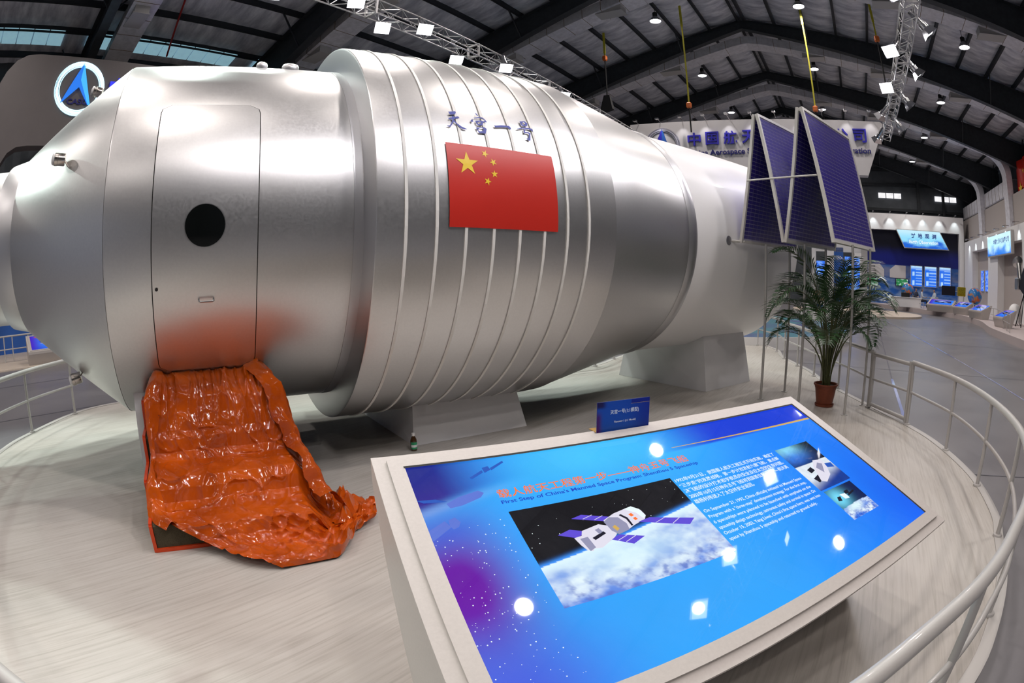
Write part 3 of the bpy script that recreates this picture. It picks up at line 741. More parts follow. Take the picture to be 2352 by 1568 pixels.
# ================================================================== solar array
solar = thing('solar_array', 'folded zigzag solar array of four blue panels on thin posts by the tail', 'solar array', SP(6.4, -2.1), AL)
def AP(s, t, z): return Vector((s-6.4, t+2.1, z))
SA0, SA1, ZB, ZT = 5.60, 7.14, 1.90, 3.43
def solar_panel(tb, tt, face):                         # bottom and top offset, face = +1: cells on the camera side
    o = Vector((0, tt-tb, ZT-ZB)); L = o.length; up = o/L; nrm = Vector((1, 0, 0)).cross(up).normalized()
    if nrm.y > 0: nrm = -nrm
    base = AP(SA0, tb, ZB); W = SA1-SA0
    def Q(x, y, l=0): return base + Vector((x, 0, 0)) + up*y + nrm*l
    root = bpy.data.objects.new('panel', None); COL.objects.link(root); root.parent = solar
    mb = MB(); t = .0125
    mb.hexa([Q(.02, .02, -t*.4), Q(W-.02, .02, -t*.4), Q(W-.02, .02, t*.4), Q(.02, .02, t*.4), Q(.02, L-.02, -t*.4), Q(W-.02, L-.02, -t*.4), Q(W-.02, L-.02, t*.4), Q(.02, L-.02, t*.4)])
    mb.build('backing', M['cell_line'], root)
    for (x0, x1, y0, y1) in ((0, W, 0, .035), (0, W, L-.035, L), (0, .035, .035, L-.035), (W-.035, W, .035, L-.035)):
        mb = MB(); f = .018
        mb.hexa([Q(x0, y0, -f), Q(x1, y0, -f), Q(x1, y0, f), Q(x0, y0, f), Q(x0, y1, -f), Q(x1, y1, -f), Q(x1, y1, f), Q(x0, y1, f)]); mb.build('frame_bar', M['panel_frame'], root)
    nx, ny = 15, 31; mb = MB(); cw, chh = (W-.10)/nx, (L-.10)/ny; g = .0035
    for sd in (1, -1):
        for j in range(ny):
            for i in range(nx):
                x0 = .05+i*cw+g*.6; x1 = .05+(i+1)*cw-g*.6; y0 = .05+j*chh+g; y1 = .05+(j+1)*chh-g
                q = [Q(x0, y0, sd*.0075), Q(x1, y0, sd*.0075), Q(x1, y1, sd*.0075), Q(x0, y1, sd*.0075)]
                mb.poly(q if sd > 0 else q[::-1])
    tag(mb.build('cells', M['cell'], root), kind='stuff')
for tb, tt in ((-1.45, -1.72), (-2.035, -1.765), (-2.065, -2.325), (-2.675, -2.375)): solar_panel(tb, tt, 1)
mb = MB(); mb.tube([AP(5.60, -1.57, 2.63), AP(5.60, -2.51, 2.63)], .011, 8); mb.build('cross_bar', M['panel_frame'], solar, 40)
mb = MB(); mb.tube([AP(5.44, -1.387+.05, 1.915), AP(5.66, -1.47, 1.915)], .016, 10); mb.build('boom', M['panel_frame'], solar, 40)
mb = MB(); T = Matrix.Translation(AP(5.44, -1.383, 1.915)) @ Matrix.Rotation(R(90), 4, 'X'); mb.lathe([(.001, 0), (.055, 0), (.055, .008), (.02, .012), (.001, .012)], 20, T); mb.build('boom_flange', M['silver_dull'], solar, 30)
for t in (-1.57, -2.12, -2.76):
    for s in (6.02, 6.69):
        mb = MB(); zt = 1.905; mb.tube([AP(s, t, .004), AP(s, t, zt)], .0165, 10); p = mb.build('post', M['post'], solar, 40)
        mb = MB(); mb.lathe([(.042, .001), (.042, .006), (.018, .009)], 16, Matrix.Translation(AP(s, t, 0)), cap0=True); mb.build('base_plate', M['post'], p, 40)

# ================================================================== palms
def palm(loc, scale, nfr, seed, label, pot_r=.115, fr_len=(.75, 1.15), rz=0, detail=26, upright=False):
    rnd = random.Random(seed)
    o = thing('potted_palm', label, 'plant', loc, rz, 'palms in brown pots')
    mb = MB(); pr = pot_r
    mb.lathe([(pr*.66, .012), (pr*.72, .02), (pr*.94, pr*1.55), (pr*.98, pr*1.56), (pr*.99, pr*1.72), (pr*1.09, pr*1.74), (pr*1.09, pr*1.86), (pr*.98, pr*1.86), (pr*.93, pr*1.62)], 32, cap0=True)
    pot = mb.build('pot', M['terracotta'], o, 30)
    mb = MB(); mb.lathe([(.001, .001), (pr*.80, .001), (pr*.86, .02), (pr*.86, .03), (pr*.80, .028)], 32); mb.build('saucer', M['terracotta'], o, 30)
    mb = MB(); mb.lathe([(pr*.95, pr*1.66), (pr*.5, pr*1.70), (.001, pr*1.71)], 24); mb.build('soil', M['soil'], o, 40)
    z0 = pr*1.68
    for k in range(nfr):
        az = k*2.399+rnd.uniform(-.35, .35); lo = k/nfr
        L = rnd.uniform(*fr_len)*(1.0-.35*lo)*scale
        b = Vector((cos(az)*pr*.35*rnd.random(), sin(az)*pr*.35*rnd.random(), z0))
        stem_h = scale*(.95-.55*lo)*rnd.uniform(.75, 1.0); lean = rnd.uniform(.05, .16)+.22*lo
        pts = []; d = Vector((cos(az), sin(az), 0))
        for i in range(6):
            t = i/5; pts.append(b + Vector((0, 0, stem_h*t)) + d*(lean*stem_h*t*t))
        ang = R((80 if upright else 72)-(26 if upright else 22)*lo-rnd.uniform(0, 12)); p = pts[-1].copy(); N = 12; seg = L/N; rach = [p.copy()]
        drop = R(rnd.uniform(8, 12.5))
        for i in range(N):
            p = p + (d*cos(ang) + Vector((0, 0, 1))*sin(ang))*seg; ang -= drop*(.45+.1*i); rach.append(p.copy())
        mb = MB(); rr = [.0075*scale]*6 + [.005*scale*(1-i/N)+.0012 for i in range(1, N+1)]
        mb.tube(pts + rach[1:], rr, 6, mi=1)
        side = Vector((-d.y, d.x, 0))
        for i in range(detail):
            t = .08+.92*(i/(detail-1)); x = t*N; j = min(int(x), N-1); q = rach[j].lerp(rach[j+1], x-j); tang = (rach[j+1]-rach[j]).normalized()
            ll = (.30*sin(pi*(.12+.84*t))+.05)*scale*rnd.uniform(.9, 1.1)
            nrm = side.cross(tang).normalized()
            for sg in (1, -1):
                out = (side*sg*.80 + tang*.58 + Vector((0, 0, .16))).normalized()
                w = .0105*scale
                a0 = q; a1 = q + out*ll*.45 + Vector((0, 0, .015*scale)); a2 = q + out*ll*.95 - Vector((0, 0, ll*.16))
                wv = tang*w
                mb.add([a0, a1+wv, a2, a1-wv], [(0, 1, 2, 3)], 0)
        tag(mb.build('frond', [M['leaf'], M['stem']], o))
    return o
palm(Vector((3.76, 5.70, 0)), 1.22, 30, 11, 'tall bushy palm in a brown pot beneath the solar array', rz=R(40), pot_r=.148, fr_len=(.62, .92), upright=True)

# ================================================================== handrails of the platform
def zpath(pts, z): return [(x, y, z) for x, y in pts]
def rail_run(label, path, posts, top=.68, mid=.36, ends=(True, True), flange=True):
    o = thing('handrail', label, 'railing', Vector((path[0][0], path[0][1], 0)), 0, 'cream handrails around the platform')
    off = Vector((path[0][0], path[0][1], 0))
    P = [Vector((p.x, p.y, top)) - off for p in spline([(x, y, 0) for x, y in path], 8)]
    mb = MB(); mb.tube(P, .027, 14); mb.build('top_rail', M['rail'], o, 50)
    mb = MB(); mb.tube([Vector((p.x, p.y, mid)) for p in P], .015, 10); mb.build('middle_rail', M['rail'], o, 50)
    for x, y in posts:
        c = Vector((x, y, 0)) - off
        mb = MB(); mb.tube([c+Vector((0, 0, .003)), c+Vector((0, 0, top-.005))], .0175, 12); p = mb.build('post', M['rail'], o, 50)
        mb = MB(); mb.lathe([(.037, .0005), (.037, .014), (.034, .018), (.0175, .02)], 20, Matrix.Translation(c)); mb.build('foot_ring', M['rail'], p, 40)
    return o
rail_run('long cream handrail curving round the near edge in front of the kiosk', RAIL_PATH,
         [(-5.42,4.97),(-5.32,4.05),(-4.88,2.87),(-4.2,2.0),(-3.1,1.15),(-2.0,.68),(-1.0,.48),(.3,.56),(1.36,.90),(2.25,1.38),(3.02,2.02),(3.60,2.79),(4.03,3.66),(4.27,4.60)])
FARR = [(4.31,5.47),(4.56,6.57),(4.73,7.57),(4.95,8.53),(5.13,9.38),(5.45,10.32),(5.5,11.4)]
rail_run('straight cream handrail beyond the gate, behind the palm', FARR, FARR)
FAR2 = [(.4,8.35),(1.36,8.87),(1.81,9.62),(2.6,10.75)]
rail_run('short handrail on the far side glimpsed below the tail cone', FAR2, FAR2[1:3])
g0, g1 = Vector((4.275, 4.63, 0)), Vector((4.305, 5.44, 0))
gate = thing('rail_gate', 'small cream tube gate in the handrail beside the palm', 'gate', g0, 0)
gv = g1-g0
for z, r in ((.655, .023), (.36, .015), (.055, .023)):
    mb = MB(); mb.tube([(0, 0, z), gv*1.0+Vector((0, 0, z))], r, 12); mb.build('cross_tube', M['rail'], gate, 50)
for c in (gv*.02, gv*.98):
    mb = MB(); mb.tube([c+Vector((0, 0, .02)), c+Vector((0, 0, .69))], .024, 12); mb.build('gate_post', M['rail'], gate, 50)
# ================================================================== the hall
HR = -PSI
def hbuild(mb, name, m, parent=None, smooth=0, label=None, cat=None, kind=None, group=None):
    o = mb.build(name, m, parent, smooth)
    if parent is None: o.rotation_euler = (0, 0, HR)
    return tag(o, label, cat, group, kind)
RL, ZR, SLP = -3.7, 13.6, .245
LATL, LATR, A0, A1 = -19.9, 12.5, -26.0, 46.2
def roof_z(lat): return ZR - SLP*abs(lat-RL)
def concrete():
    m = mat('concrete', (.185, .180, .190), .34, nscale=.9, col2=(.145, .140, .150), bump=.12, bscale=70, bdist=.002, rvar=.05, detail=8)
    return m
M['concrete'] = concrete()
M['joint'] = mat('floor_joint', (.10, .10, .12), .4)
M['joint_tape'] = mat('joint_tape', (.30, .34, .62), .2, coat=.5)
mb = MB(); mb.poly([(LATL, A0, FLOOR_Z), (LATR, A0, FLOOR_Z), (LATR, A1, FLOOR_Z), (LATL, A1, FLOOR_Z)])
floor = hbuild(mb, 'floor', M['concrete'], kind='structure')
def strip(a, b, w, m, name='floor_joint', z=FLOOR_Z+.003):
    a = Vector((*a, z)); b = Vector((*b, z)); t = (b-a).normalized(); s = Vector((-t.y, t.x, 0))*w/2
    mb = MB(); mb.poly([a-s, b-s, b+s, a+s]); return mb.build(name, m, floor)
strip((3.62, 7.0), (2.0, 30.0), .035, M['joint_tape'])
strip((.9, 4.0), (1.05, 10.0), .05, M['joint_tape']); strip((1.05, 10.0), (1.9, 30), .03, M['joint'])
for a in (-7.2, -1.1, 5.0, 11.1, 17.2, 23.3, 29.4): strip((-19.9, a), (7.2, a), .022, M['joint'])
for l in (-17.5, -11.4, -8.2): strip((l, -26), (l, 30), .022, M['joint'])

M['liner'] = mat('roof_liner', (.90, .92, .98), .42, .25, nscale=.9, col2=(.40, .42, .50), bump=.5, bscale=2.6, bdist=.05, stretch=(1, 3.2, 1), detail=5)
M['beam'] = mat('beam_paint', (.040, .046, .052), .5, .2, nscale=5, namt=.3)
M['purlin'] = mat('purlin_paint', (.028, .032, .038), .5, .2)
M['skylight'] = mat('skylight_sheet', (.4, .6, .7), .5, emit=.42, ecol=(.40, .72, .86), nscale=3, namt=.2)
M['wall'] = mat('wall_sheet', (.11, .125, .14), .55, .2, nscale=1.5, namt=.3)
def sag_roof(sgn, l0, l1):
    mb = MB(); nb = 12
    def fn(u, v):
        lat = RL + sgn*(u*(16.2)); q = ((u*16.2-.17) % 1.41)/1.41
        y = A0+(A1-A0)*v; yy = y/1.17+.07*noise.noise(Vector((lat, y*.3, 0)))
        return (lat, y, roof_z(lat) - sin(pi*q)*(.09+.045*abs(sin(pi*yy))**.6) + .01*noise.noise(Vector((lat*2, y*2, 1))))
    mb.grid(fn, 92, 300); return mb
ce = thing('ceiling', None, None, (0, 0, 0), HR, kind='structure')
for sgn in (-1, 1): sag_roof(sgn, 0, 0).build('roof_liner', M['liner'], ce, 60)
k = 0
while .17+1.41*k < 16.1:
    for sgn in (-1, 1):
        d = .17+1.41*k; lat = RL+sgn*d; z = roof_z(lat)
        mb = MB(); mb.box(lat-.03, lat+.03, A0, A1, z-.24, z+.02); mb.box(lat-.09 if sgn > 0 else lat, lat if sgn > 0 else lat+.09, A0, A1, z-.25, z-.235)
        mb.build('purlin', M['purlin'], ce)
    k += 1
for a in range(-19, 45, 7):                              # translucent roof lights along the left eave
    for i in range(10):
        mb = MB(); y0 = a+.45+.61*i
        mb.hexa([(-18.72, y0, roof_z(-18.72)-.19), (-17.92, y0, roof_z(-17.92)-.19), (-17.92, y0+.57, roof_z(-17.92)-.19), (-18.72, y0+.57, roof_z(-18.72)-.19),
                 (-18.72, y0, roof_z(-18.72)-.17), (-17.92, y0, roof_z(-17.92)-.17), (-17.92, y0+.57, roof_z(-17.92)-.17), (-18.72, y0+.57, roof_z(-18.72)-.17)])
        if -6 < a < 12: mb.build('skylight_pane', M['skylight'], ce)
for name, pts in (('wall_left', [(LATL, A0), (LATL, A1)]), ('wall_right', [(LATR, A0), (LATR, A1)])):
    (x, ya), (_, yb) = pts; mb = MB(); N = 240; vs = []
    for i in range(N+1):
        y = ya+(yb-ya)*i/N; d = .03 if i % 2 else 0
        vs += [(x+d, y, FLOOR_Z), (x+d, y, roof_z(x)+.1)]
    mb.add(vs, [(2*i, 2*i+2, 2*i+3, 2*i+1) for i in range(N)]); hbuild(mb, name, M['wall'], kind='structure')
for name, y in (('wall_back', A1), ('wall_front', A0)):
    mb = MB(); mb.poly([(LATL, y, FLOOR_Z), (LATR, y, FLOOR_Z), (LATR, y, roof_z(LATR)), (RL, y, ZR), (LATL, y, roof_z(LATL))]); hbuild(mb, name, M['wall'], kind='structure')
mb = MB(); mb.box(-14, 9, -9.3, -9.0, FLOOR_Z, 4.2); hbuild(mb, 'wall_added_reflector', mat('added_reflector_blue', (.50, .58, .72), .6), kind='structure')  # unseen pale blue wall behind the camera, added to brighten the hull's reflections
# portal frames
FRAMES = [23.6+7*i for i in range(-7, 4)]
for y in FRAMES:
    o = thing('roof_beam', None, None, (0, 0, 0), HR, kind='structure')
    for sgn, end in ((-1, LATL+.35), (1, LATR-.35)):
        D = abs(end-RL); N = 10; top = []; bot = []
        for i in range(N+1):
            lat = RL+sgn*D*i/N; d = abs(lat-RL)
            top.append((lat, roof_z(lat)-.24)); bot.append((lat, roof_z(lat)-.24-(.46+.066*d)))
        mb = MB()
        ring = top + bot[::-1]
        mb.prism([(a, y-.012, b) for a, b in ring], (0, .024, 0)); mb.build('web', M['beam'], o)
        for nm, ln in (('upper_flange', top), ('lower_flange', bot)):
            mb = MB(); vs = []
            for a, b in ln: vs += [(a, y-.16, b-.012), (a, y+.16, b-.012), (a, y+.16, b+.012), (a, y-.16, b+.012)]
            fs = []
            for i in range(N):
                for q in range(4): fs.append((4*i+q, 4*i+(q+1) % 4, 4*i+4+(q+1) % 4, 4*i+4+q))
            mb.add(vs, fs); mb.build(nm, M['beam'], o)
        mb = MB(); x = end
        mb.box(x-.3, x+.3, y-.16, y+.16, FLOOR_Z, bot[-1][1]+.2); mb.build('column', M['beam'], o)
    for sgn in (-1, 1):                                  # fly braces down from the purlins
        for d in (3.0, 7.2, 11.4, 15.2):
            lat = RL+sgn*d; mb = MB()
            for e in (-1, 1): mb.bar((lat, y+e*.95, roof_z(lat)-.2), (lat, y+e*.10, roof_z(lat)-.26-(.42+.066*d)), .05)
            mb.build('brace', M['beam'], o)
M['foil'] = mat('duct_foil', (.80, .80, .86), .42, .15, nscale=5, namt=.22, bump=.35, bscale=14, bdist=.02)
M['seam'] = mat('seam_tape', (.20, .15, .10), .6)
M['grille'] = mat('grille', (.48, .47, .46), .55)
def duct(y, label):
    y0 = y+.60; y1 = y+1.50; o = thing('air_duct', label, 'air duct', tuple(HP(RL, y0, 12)), HR, 'insulated ducts under the roof beams')
    oz = 12.0
    path = [(-18.3, 0), (-14, 0), (-9, 0), (RL-.7, 0), (RL, 0), (RL+.7, 0), (0, 0), (5, 0), (9.3, 0)]
    cl = [(l, 12.63 - .252*sqrt((l-RL)**2+.12) + .09) for l, _ in path]
    lz = cl[-1][1]
    for t in range(1, 7):
        a = R(15*t); cl.append((9.3+1.5*sin(a), lz-.02 - 1.4*(1-cos(a)) - .37*sin(a)*.4))
    cl.append((10.85, lz-4.4))
    h = .40; mb = MB(); vs = []; n = len(cl)
    for i, (l, z) in enumerate(cl):
        a = cl[max(0, i-1)]; b = cl[min(n-1, i+1)]; t = Vector((b[0]-a[0], 0, b[1]-a[1])).normalized(); nr = Vector((-t.z, 0, t.x))
        for yy, k in ((y0, -1), (y1, -1), (y1, 1), (y0, 1)):
            vs.append(Vector((l, yy, z)) + nr*h/2*k)
    vs = [v - Vector((RL, y0, oz)) for v in vs]
    fs = [(4*i+q, 4*i+(q+1) % 4, 4*i+4+(q+1) % 4, 4*i+4+q) for i in range(n-1) for q in range(4)] + [(3, 2, 1, 0), (4*n-4, 4*n-3, 4*n-2, 4*n-1)]
    mb.add(vs, fs); mb.build('duct_body', M['foil'], o)
    mb = MB(); l = -18.0
    while l < 9.2:
        z = 12.72 - .252*sqrt((l-RL)**2+.12)
        dz = -.252*(1 if l > RL else -1)
        for (ya, yb, za, zb) in ((y0-.004, y1+.004, -h/2-.012, -h/2-.002), (y0-.006, y0, -h/2, h/2)):
            mb.hexa([(l-RL, ya-y0, z+za-oz), (l+.018-RL, ya-y0, z+za-oz+dz*.018), (l+.018-RL, yb-y0, z+za-oz), (l-RL, yb-y0, z+za-oz),
                     (l-RL, ya-y0, z+zb-oz), (l+.018-RL, ya-y0, z+zb-oz), (l+.018-RL, yb-y0, z+zb-oz), (l-RL, yb-y0, z+zb-oz)])
        l += .78
    tag(mb.build('seams', M['seam'], o), kind='stuff')
    for l in (-15.5, -12.2, -7.6, -.6, 2.6, 6.4):
        z = 12.72-.252*abs(l-RL)-h/2-.14-oz
        mb = MB(); mb.box(l-RL-.5, l-RL+.5, .12, .62, z, z+.30); p = mb.build('outlet', M['grille'], o)
        mb = MB(); mb.box(l-RL-.54, l-RL+.54, .08, .66, z-.03, z); mb.build('outlet_lip', M['grille'], p)
NTH = {2.6: 'foil wrapped duct above the left arch sign', 9.6: 'foil wrapped duct sloping down behind the banded cylinder top', 16.6: 'foil wrapped duct across the top right corner and over the hull',
       23.6: 'foil wrapped duct forming the tallest gable over the solar panels', 30.6: 'foil wrapped duct forming the middle gable behind the lamp truss', 37.6: 'foil wrapped duct of the last gable, bending down at the right wall'}
for y in FRAMES:
    if round(y, 1) in NTH: duct(y, NTH[round(y, 1)])
# windows in the back wall
for i, (l0, l1, z0, z1) in enumerate(((3.30, 5.40, 8.42, 8.85), (8.40, 10.5, 8.38, 8.80))):
    o = thing('window_%d' % (i+1), None, None, tuple(HP((l0+l1)/2, A1-.08, (z0+z1)/2)), HR, kind='structure')
    w = (l1-l0)/3
    for k in range(3):
        x0 = l0-(l0+l1)/2+k*w+.04; x1 = x0+w-.08
        for s in range(4):
            zz = -(z1-z0)/2+(z1-z0)/4*s
            mb = MB(); mb.box(x0, x1, -.02, .0, zz+.012, zz+(z1-z0)/4-.012); mb.build('louvre', mat('louvre', (.9, .9, .9), .4, emit=1.3, ecol=(1, .97, 1)) if (i, k, s) == (0, 0, 0) else bpy.data.materials['louvre'], o)
for l in (1.0, 6.9, 9.2):
    mb = MB(); mb.box(l-.12, l+.12, A1-.3, A1-.1, FLOOR_Z, 10.2); hbuild(mb, 'wall_post', M['beam'], kind='structure')
for z in (7.4, 9.4, 10.6):
    mb = MB(); mb.box(-6, LATR, A1-.2, A1-.06, z, z+.22); hbuild(mb, 'wall_girt', M['beam'], kind='structure')

# ================================================================== trusses and lamps
M['alu'] = mat('aluminium', (.62, .62, .63), .35, .8)
M['chrome'] = mat('lamp_chrome', (.55, .55, .57), .18, 1.0)
M['lamp_face'] = mat('lamp_face', (1, 1, 1), .3, emit=9.0, ecol=(1, .97, 1))
M['black'] = mat('black_cloth', (.012, .012, .013), .7)
def truss(lat, y0, y1, zc, label, w=.29):
    o = thing('lighting_truss', label, 'truss', tuple(HP(lat, y0, zc)), HR, 'aluminium lighting trusses')
    L = y1-y0; h = w/2
    for a in (-h, h):
        for b in (-h, h):
            mb = MB(); mb.tube([(a, 0, b), (a, L, b)], .017, 8); mb.build('chord', M['alu'], o, 50)
    mb = MB(); n = int(L/.30)
    for i in range(n):
        u, v = L*i/n, L*(i+1)/n; f = i % 2
        for a in (-h, h):
            mb.tube([(a, u, -h if f else h), (a, v, h if f else -h)], .0085, 5, caps=False)
        for b in (-h, h):
            mb.tube([(-h if f else h, u, b), (h if f else -h, v, b)], .0085, 5, caps=False)
    tag(mb.build('lattice', M['alu'], o, 50), kind='stuff')
    u = 3.0
    while u < L:
        mb = MB(); mb.box(-h-.02, h+.02, u-.02, u+.02, -h-.02, -h+.02); mb.box(-h-.02, h+.02, u-.02, u+.02, h-.02, h+.02); mb.box(-h-.02, -h+.02, u-.02, u+.02, -h, h); mb.box(h-.02, h+.02, u-.02, u+.02, -h, h)
        mb.build('joint_plate', M['alu'], o); u += 3.0
    return o
TZ = 6.48
truss(-7.2, -6.0, 19.6, TZ, 'box truss with lamps running behind the top of the spacecraft')
truss(1.85, -6.0, 19.2, TZ, 'box truss with lamps hanging at upper right')
def spotlight(lat, y, target, watts, col, side, label, size=70, bright=9.0, group='spotlights on the trusses', big=1.0):
    p = HP(lat, y, TZ-.10); d = (Vector(target)-p).normalized()
    o = thing('spotlight', label, 'spotlight', tuple(p), 0, group)
    q = d.to_track_quat('Z', 'Y').to_matrix().to_4x4(); B = big
    mb = MB(); mb.lathe([(.001, -.20*B), (.045*B, -.20*B), (.048*B, -.19*B), (.048*B, .0), (.062*B, .012), (.062*B, .07*B), (.055*B, .075*B)], 18, q); mb.build('housing', M['chrome'], o, 35)
    mb = MB(); a, b = .055*B, .105*B
    vs = [(-a, -a, .07*B), (a, -a, .07*B), (a, a, .07*B), (-a, a, .07*B), (-b, -b*.8, .17*B), (b, -b*.8, .17*B), (b, b*.8, .17*B), (-b, b*.8, .17*B)]
    mb.add([q @ Vector(v) for v in vs], [(0, 1, 5, 4), (1, 2, 6, 5), (2, 3, 7, 6), (3, 0, 4, 7)]); mb.build('hood', M['chrome'], o)
    mb = MB(); a = .092*B; mb.poly([q @ Vector(v) for v in ((-a, -a*.8, .145*B), (a, -a*.8, .145*B), (a, a*.8, .145*B), (-a, a*.8, .145*B))]); mb.build('lamp_glass', M['lamp_face'], o)
    mb = MB(); mb.tube([q @ Vector((.0, 0, -.08)), Vector((0, 0, .10)), HP(.12 if side < 0 else -.12, 0, .12)], .012, 8); mb.build('yoke', M['chrome'], o, 40)
    ld = bpy.data.lights.new('spot_beam', 'SPOT'); ld.energy = watts; ld.color = col; ld.spot_size = R(size); ld.spot_blend = .55; ld.shadow_soft_size = .09
    lo = bpy.data.objects.new('spot_beam', ld); COL.objects.link(lo); lo.parent = o
    lo.matrix_local = Matrix.Translation(d*.19*B) @ d.to_track_quat('-Z', 'Y').to_matrix().to_4x4()
    return o
ORD = ['first', 'second', 'third', 'fourth', 'fifth', 'sixth', 'seventh', 'eighth', 'ninth', 'tenth', 'eleventh', 'twelfth', 'thirteenth', 'fourteenth']
GREENISH, WHITE, WARM = (.86, 1.0, .93), (1, .96, 1), (1, .86, .74)
truss(-12.0, -9.5, -2.2, TZ, 'short box truss over the left stand')
for i, y in enumerate((-2.8, -4.8)):
    spotlight(-11.75, y, SP(-1.9+.4*i, -.5, 0), SPOT_BACK*1.6, GREENISH, 1, '%s spotlight on the short truss over the left stand' % ORD[i], 34)
T1L = [(.6, SP(-2.6, -1.6, 0)), (2.4, SP(-1.2, -1.6, 0)), (4.0, SP(.8, -1.5, 0)), (5.4, SP(1.4, -2.4, .2)), (6.5, SP(2.4, -2.4, .2)), (7.1, SP(3.4, -1.6, .2)), (8.7, SP(4.2, .7, 0)), (9.8, SP(5.0, .6, 0)), (10.8, SP(6.5, -1.5, 0)), (12.4, SP(7.0, -1.0, 0))]
for i, (y, t) in enumerate(T1L):
    spotlight(-6.93 if i % 2 else -7.47, y, t, SPOT_BACK*(1.5 if i < 2 else 1), GREENISH, 1 if i % 2 else -1, '%s spotlight from the near end on the truss behind the spacecraft' % ORD[i], big=1.4)
T2L = [(1.0, -1), (2.4, -1), (3.8, -1), (5.2, -1), (6.4, -1), (7.4, 1), (8.6, -1), (10.0, 1), (11.2, -1), (12.3, 1), (13.6, -1), (14.7, 1), (15.9, -1), (17.2, 1), (18.6, -1)]
TG = [SP(-1.2, -.9, 1.5), SP(-.2, -1.0, 1.4), SP(.8, -1.0, 1.6), SP(1.9, -1.2, 1.8), SP(2.8, -1.2, 1.8), None, SP(4.0, -1.2, 1.8), None, SP(5.4, -1.2, 1.5), None, SP(6.4, -1.4, 1.5), None, HP(-3, 20, 2), None, HP(-2, 24, 2)]
for i, (y, sd) in enumerate(T2L):
    t = TG[i] if TG[i] is not None else HP(6.5, y+.5, .4)
    spotlight(1.58 if sd < 0 else 2.12, y, t, SPOT_FRONT if sd < 0 else SPOT_FRONT*.35, WHITE, sd, '%s spotlight from the near end on the right hand truss' % (ORD+['last'])[min(i, 14)], 64, big=1.6)
M['bell'] = mat('bell_grey', (.25, .25, .26), .35, .6)
hb0 = None; HBN = {}
def highbay(lat, y, z, label):
    global hb0
    p = HP(lat, y, z)
    if hb0 is None:
        o = thing('high_bay_lamp', label, 'ceiling lamp', tuple(p), HR, 'bell shaped high bay lamps')
        mb = MB(); mb.lathe([(.24, .0), (.245, .01), (.23, .06), (.17, .16), (.10, .22), (.095, .24)], 24); mb.build('reflector', M['bell'], o, 40)
        mb = MB(); mb.lathe([(.10, .23), (.10, .42), (.05, .46), (.001, .46)], 16); mb.build('ballast', M['black'], o, 40)
        mb = MB(); mb.tube([(0, 0, .45), (0, 0, .75)], .012, 6); mb.build('hanger', M['black'], o)
        mb = MB(); mb.lathe([(.001, .02), (.225, .02)], 24); mb.build('lamp_face', M['lamp_face'], o)
        hb0 = o
    else:
        o = copy_tree(hb0); o.location = p; o['label'] = label
    ld = bpy.data.lights.new('lamp_light', 'AREA'); ld.shape = 'DISK'; ld.size = .44; ld.energy = HIGHBAY; ld.color = (1, .91, .86); ld.spread = R(150)
    lo = bpy.data.objects.new('lamp_light', ld); COL.objects.link(lo); lo.parent = o; lo.location = (0, 0, -.005)
    return o
SIDE = {-12.7: 'far left row', -6.7: 'row left of the ridge', -.7: 'row right of the ridge', 5.9: 'row by the right wall'}
for lat in (-.7, -6.7, 5.9, -12.7):
    for j, y in enumerate((-22, -15, -8, -1, 6, 13, 20, 27, 34, 41)):
        if lat == -12.7 and y > 7: continue
        highbay(lat, y, min(12.25, roof_z(lat)-.85), 'bell lamp, %s counted from the rear wall, in the %s' % (ORD[j], SIDE[lat]))
# hoists: yellow sling, orange block, black chain and bag
M['sling'] = mat('yellow_sling', (.55, .50, .03), .6); M['hook'] = mat('orange_hook', (.75, .17, .03), .4)
for i, (lat, y, zt, zb, zend, bag, lab) in enumerate(((-9.07, 20, 11.9, 10.75, 8.9, True, 'hoist with yellow sling and black bag over the spacecraft'), (-5.6, 20, 12.6, 8.2, 7.0, False, 'hoist with yellow sling left of the solar panels'),
        (-.7, 20.6, 12.5, 8.0, 7.0, False, 'hoist with yellow sling above the solar panels'), (2.1, 19.0, 11.8, 10.2, 6.7, False, 'hoist with yellow sling beside the right hand truss'))):
    o = thing('chain_hoist', lab, 'hoist', tuple(HP(lat, y, zend)), HR, 'hoists with yellow slings')
    mb = MB(); mb.box(-.03, .03, -.01, .01, zb-zend, zt-zend); mb.box(-.045, .045, -.02, .02, zt-zend-1.0, zt-zend); mb.build('sling', M['sling'], o)
    mb = MB(); mb.bbox(-.10, .10, -.08, .08, zb-zend-.22, zb-zend+.02, .04); mb.build('hook_block', M['hook'], o)
    mb = MB(); mb.tube([(0, 0, zb-zend-.2), (.02, 0, 0)], .03, 6); mb.build('chain', M['black'], o)
    if bag:
        mb = MB(); mb.hexa([(-.30, -.12, -.75), (.28, -.12, -.62), (.28, .12, -.62), (-.30, .12, -.75), (-.10, -.08, .02), (.14, -.08, .02), (.14, .08, .02), (-.10, .08, .02)]); mb.build('chain_bag', M['black'], o)
mb = MB(); mb.tube([HP(-6.6, 9.2, 8.2), HP(-6.6, 9.2, 12.6)], .09, 8); mb.tube([HP(-6.6, 9.2, 8.0), HP(-6.6, 9.2, 8.5)], [.16, .10], 8)
tag(mb.build('cable_bundle', M['black']), 'thick black cable bundle hanging above the lettering', 'cable')
mb = MB(); mb.tube([HP(-13.0, 4.6, 11.6), HP(-17.9, 5.6, 9.4)], .035, 8); tag(mb.build('red_pipe', mat('red_pipe', (.35, .02, .02), .4)), 'thin red pipe slanting below the roof at upper left', 'pipe')
